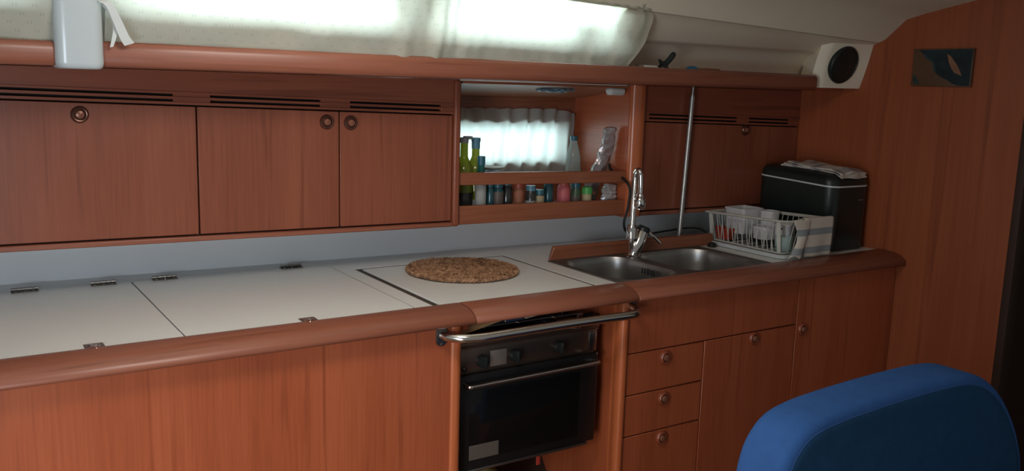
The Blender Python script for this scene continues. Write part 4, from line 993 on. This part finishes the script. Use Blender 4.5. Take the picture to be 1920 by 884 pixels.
# towel draped over the front end of the rack
tw = BM()
def tfn(u, v):
    # v 0 inside rack .. over the rim .. 1 bottom outside
    x = lerp(2.450, 2.588, u); zt_ = zr(RY0) + .0085
    if v < .25: k = v / .25; y = lerp(2.010, RY0 + .008, k); z = lerp(.985, zt_, k ** .6)
    elif v < .35: k = (v - .25) / .10; y = lerp(RY0 + .008, RY0 - .009, k); z = zt_ + .003 * sin(pi * k)
    else: k = (v - .35) / .65; y = RY0 - .009 - .003 * sin(k * 3); z = lerp(zt_, .9065, k)
    y += .004 * sin(u * 8 + v * 2) * max(0, v - .35)
    return (x + .006 * sin(v * 5) * (u - .5), y, z)
cloth_grid(tw, 20, 40, tfn)
def tfn2(u, v):
    zt_ = zr(RY0) + .0085; x = lerp(2.385 + .01 * sin(v * 4), 2.462 + .012 * sin(v * 5), u)
    if v < .15: k = v / .15; y = lerp(1.965, RY0 - .008, k); z = lerp(zt_ - .004, zt_, k) - .02 * (1 - u) * (1 - k)
    else:
        k = (v - .15) / .85; y = RY0 - .010 - .012 * sin(u * pi) * (.3 + k) ; z = lerp(zt_ - .012 * (1 - u), .9055 + .012 * abs(sin(u * 6)), k)
        w = .018 * sin(k * pi) ; x += w * (1 - u) - .008 * k
    return (x, y, z)
cloth_grid(tw, 18, 34, tfn2)
o = tag(obj('tea_towel', tw, 'towel_striped', smooth=80), 'grey striped cream tea towel draped over the end of the dish rack', 'towel')
m_ = o.modifiers.new('thick', 'SOLIDIFY'); m_.thickness = .0022; m_.offset = 0

# ================================================================== BLUE SEAT BACK
ch = thing('saloon_seat', (1.95, 1.15, 0), 'blue upholstered saloon seat back in the right foreground', 'seat')
def outline(inset, n=14):
    # (x,z) outline of the back, rounded shoulders, longer slope to the right
    c = [(1.352, .30), (1.354, .52), (1.358, .64), (1.366, .70), (1.388, .748), (1.432, .787), (1.50, .805), (1.62, .814), (1.78, .819), (1.93, .819), (2.02, .811), (2.095, .787), (2.165, .742), (2.228, .678), (2.282, .60), (2.318, .50), (2.33, .30)]
    p = curve_pts([(x, 0, z) for x, z in c], 4); cx, cz = 1.93, .45; o_ = []
    for i, q in enumerate(p):
        t = (p[min(i + 1, len(p) - 1)] - p[max(i - 1, 0)]).normalized(); nrm = Vector((t.z, 0, -t.x))
        o_.append((q.x + nrm.x * inset, q.z + nrm.z * inset))
    return o_
def back_mesh(yn, yf, rb, inset=0.0):
    b = BM(); R_ = []
    for k in range(7): a = radians(90 * k / 6); R_.append([(x, yn + rb * (1 - sin(a)), z) for x, z in outline(inset + rb * (1 - cos(a)))][:])
    R_ = [[(x, yn + rb * (1 - cos(radians(90 * k / 6))), z) for x, z in outline(inset + rb * (1 - sin(radians(90 * k / 6))))] for k in range(7)]
    R_ += [[(x, yf - rb * (1 - cos(radians(90 - 90 * k / 6))), z) for x, z in outline(inset + rb * (1 - sin(radians(90 - 90 * k / 6))))] for k in range(7)]
    loft(b, R_, True, True); return b
b = back_mesh(1.080, 1.205, .024); obj('backrest', b, 'blue_fabric', ch, smooth=70)
b = BM()
loft(b, [[(x, y, z) for x, z in outline(i_)] for y, i_ in ((1.0812, .022), (1.0785, .026), (1.0775, .04))]); obj('rear_panel', b, 'blue_fabric_shaded', ch, smooth=50, label='panel facing the viewer, its blue darkened as in shade')
b = BM(); tube(b, [(x, 1.0808, z) for x, z in outline(.0215)], .0013, 8, False); obj('piping', b, 'blue_piping', ch, smooth=80)
b = BM(); tube(b, [(x, 1.178, z) for x, z in outline(.0030)], .0026, 8, False); obj('seam', b, 'blue_fabric', ch, smooth=80)
b = BM(); box(b, 1.40, 2.27, .58, 1.082, .30, .44, .035, 4); obj('seat_cushion', b, 'blue_fabric', ch, smooth=60)
b = BM(); box(b, 1.40, 2.27, .60, 1.26, 0.0, .302, .006); obj('plinth', b, 'teak_v', ch)
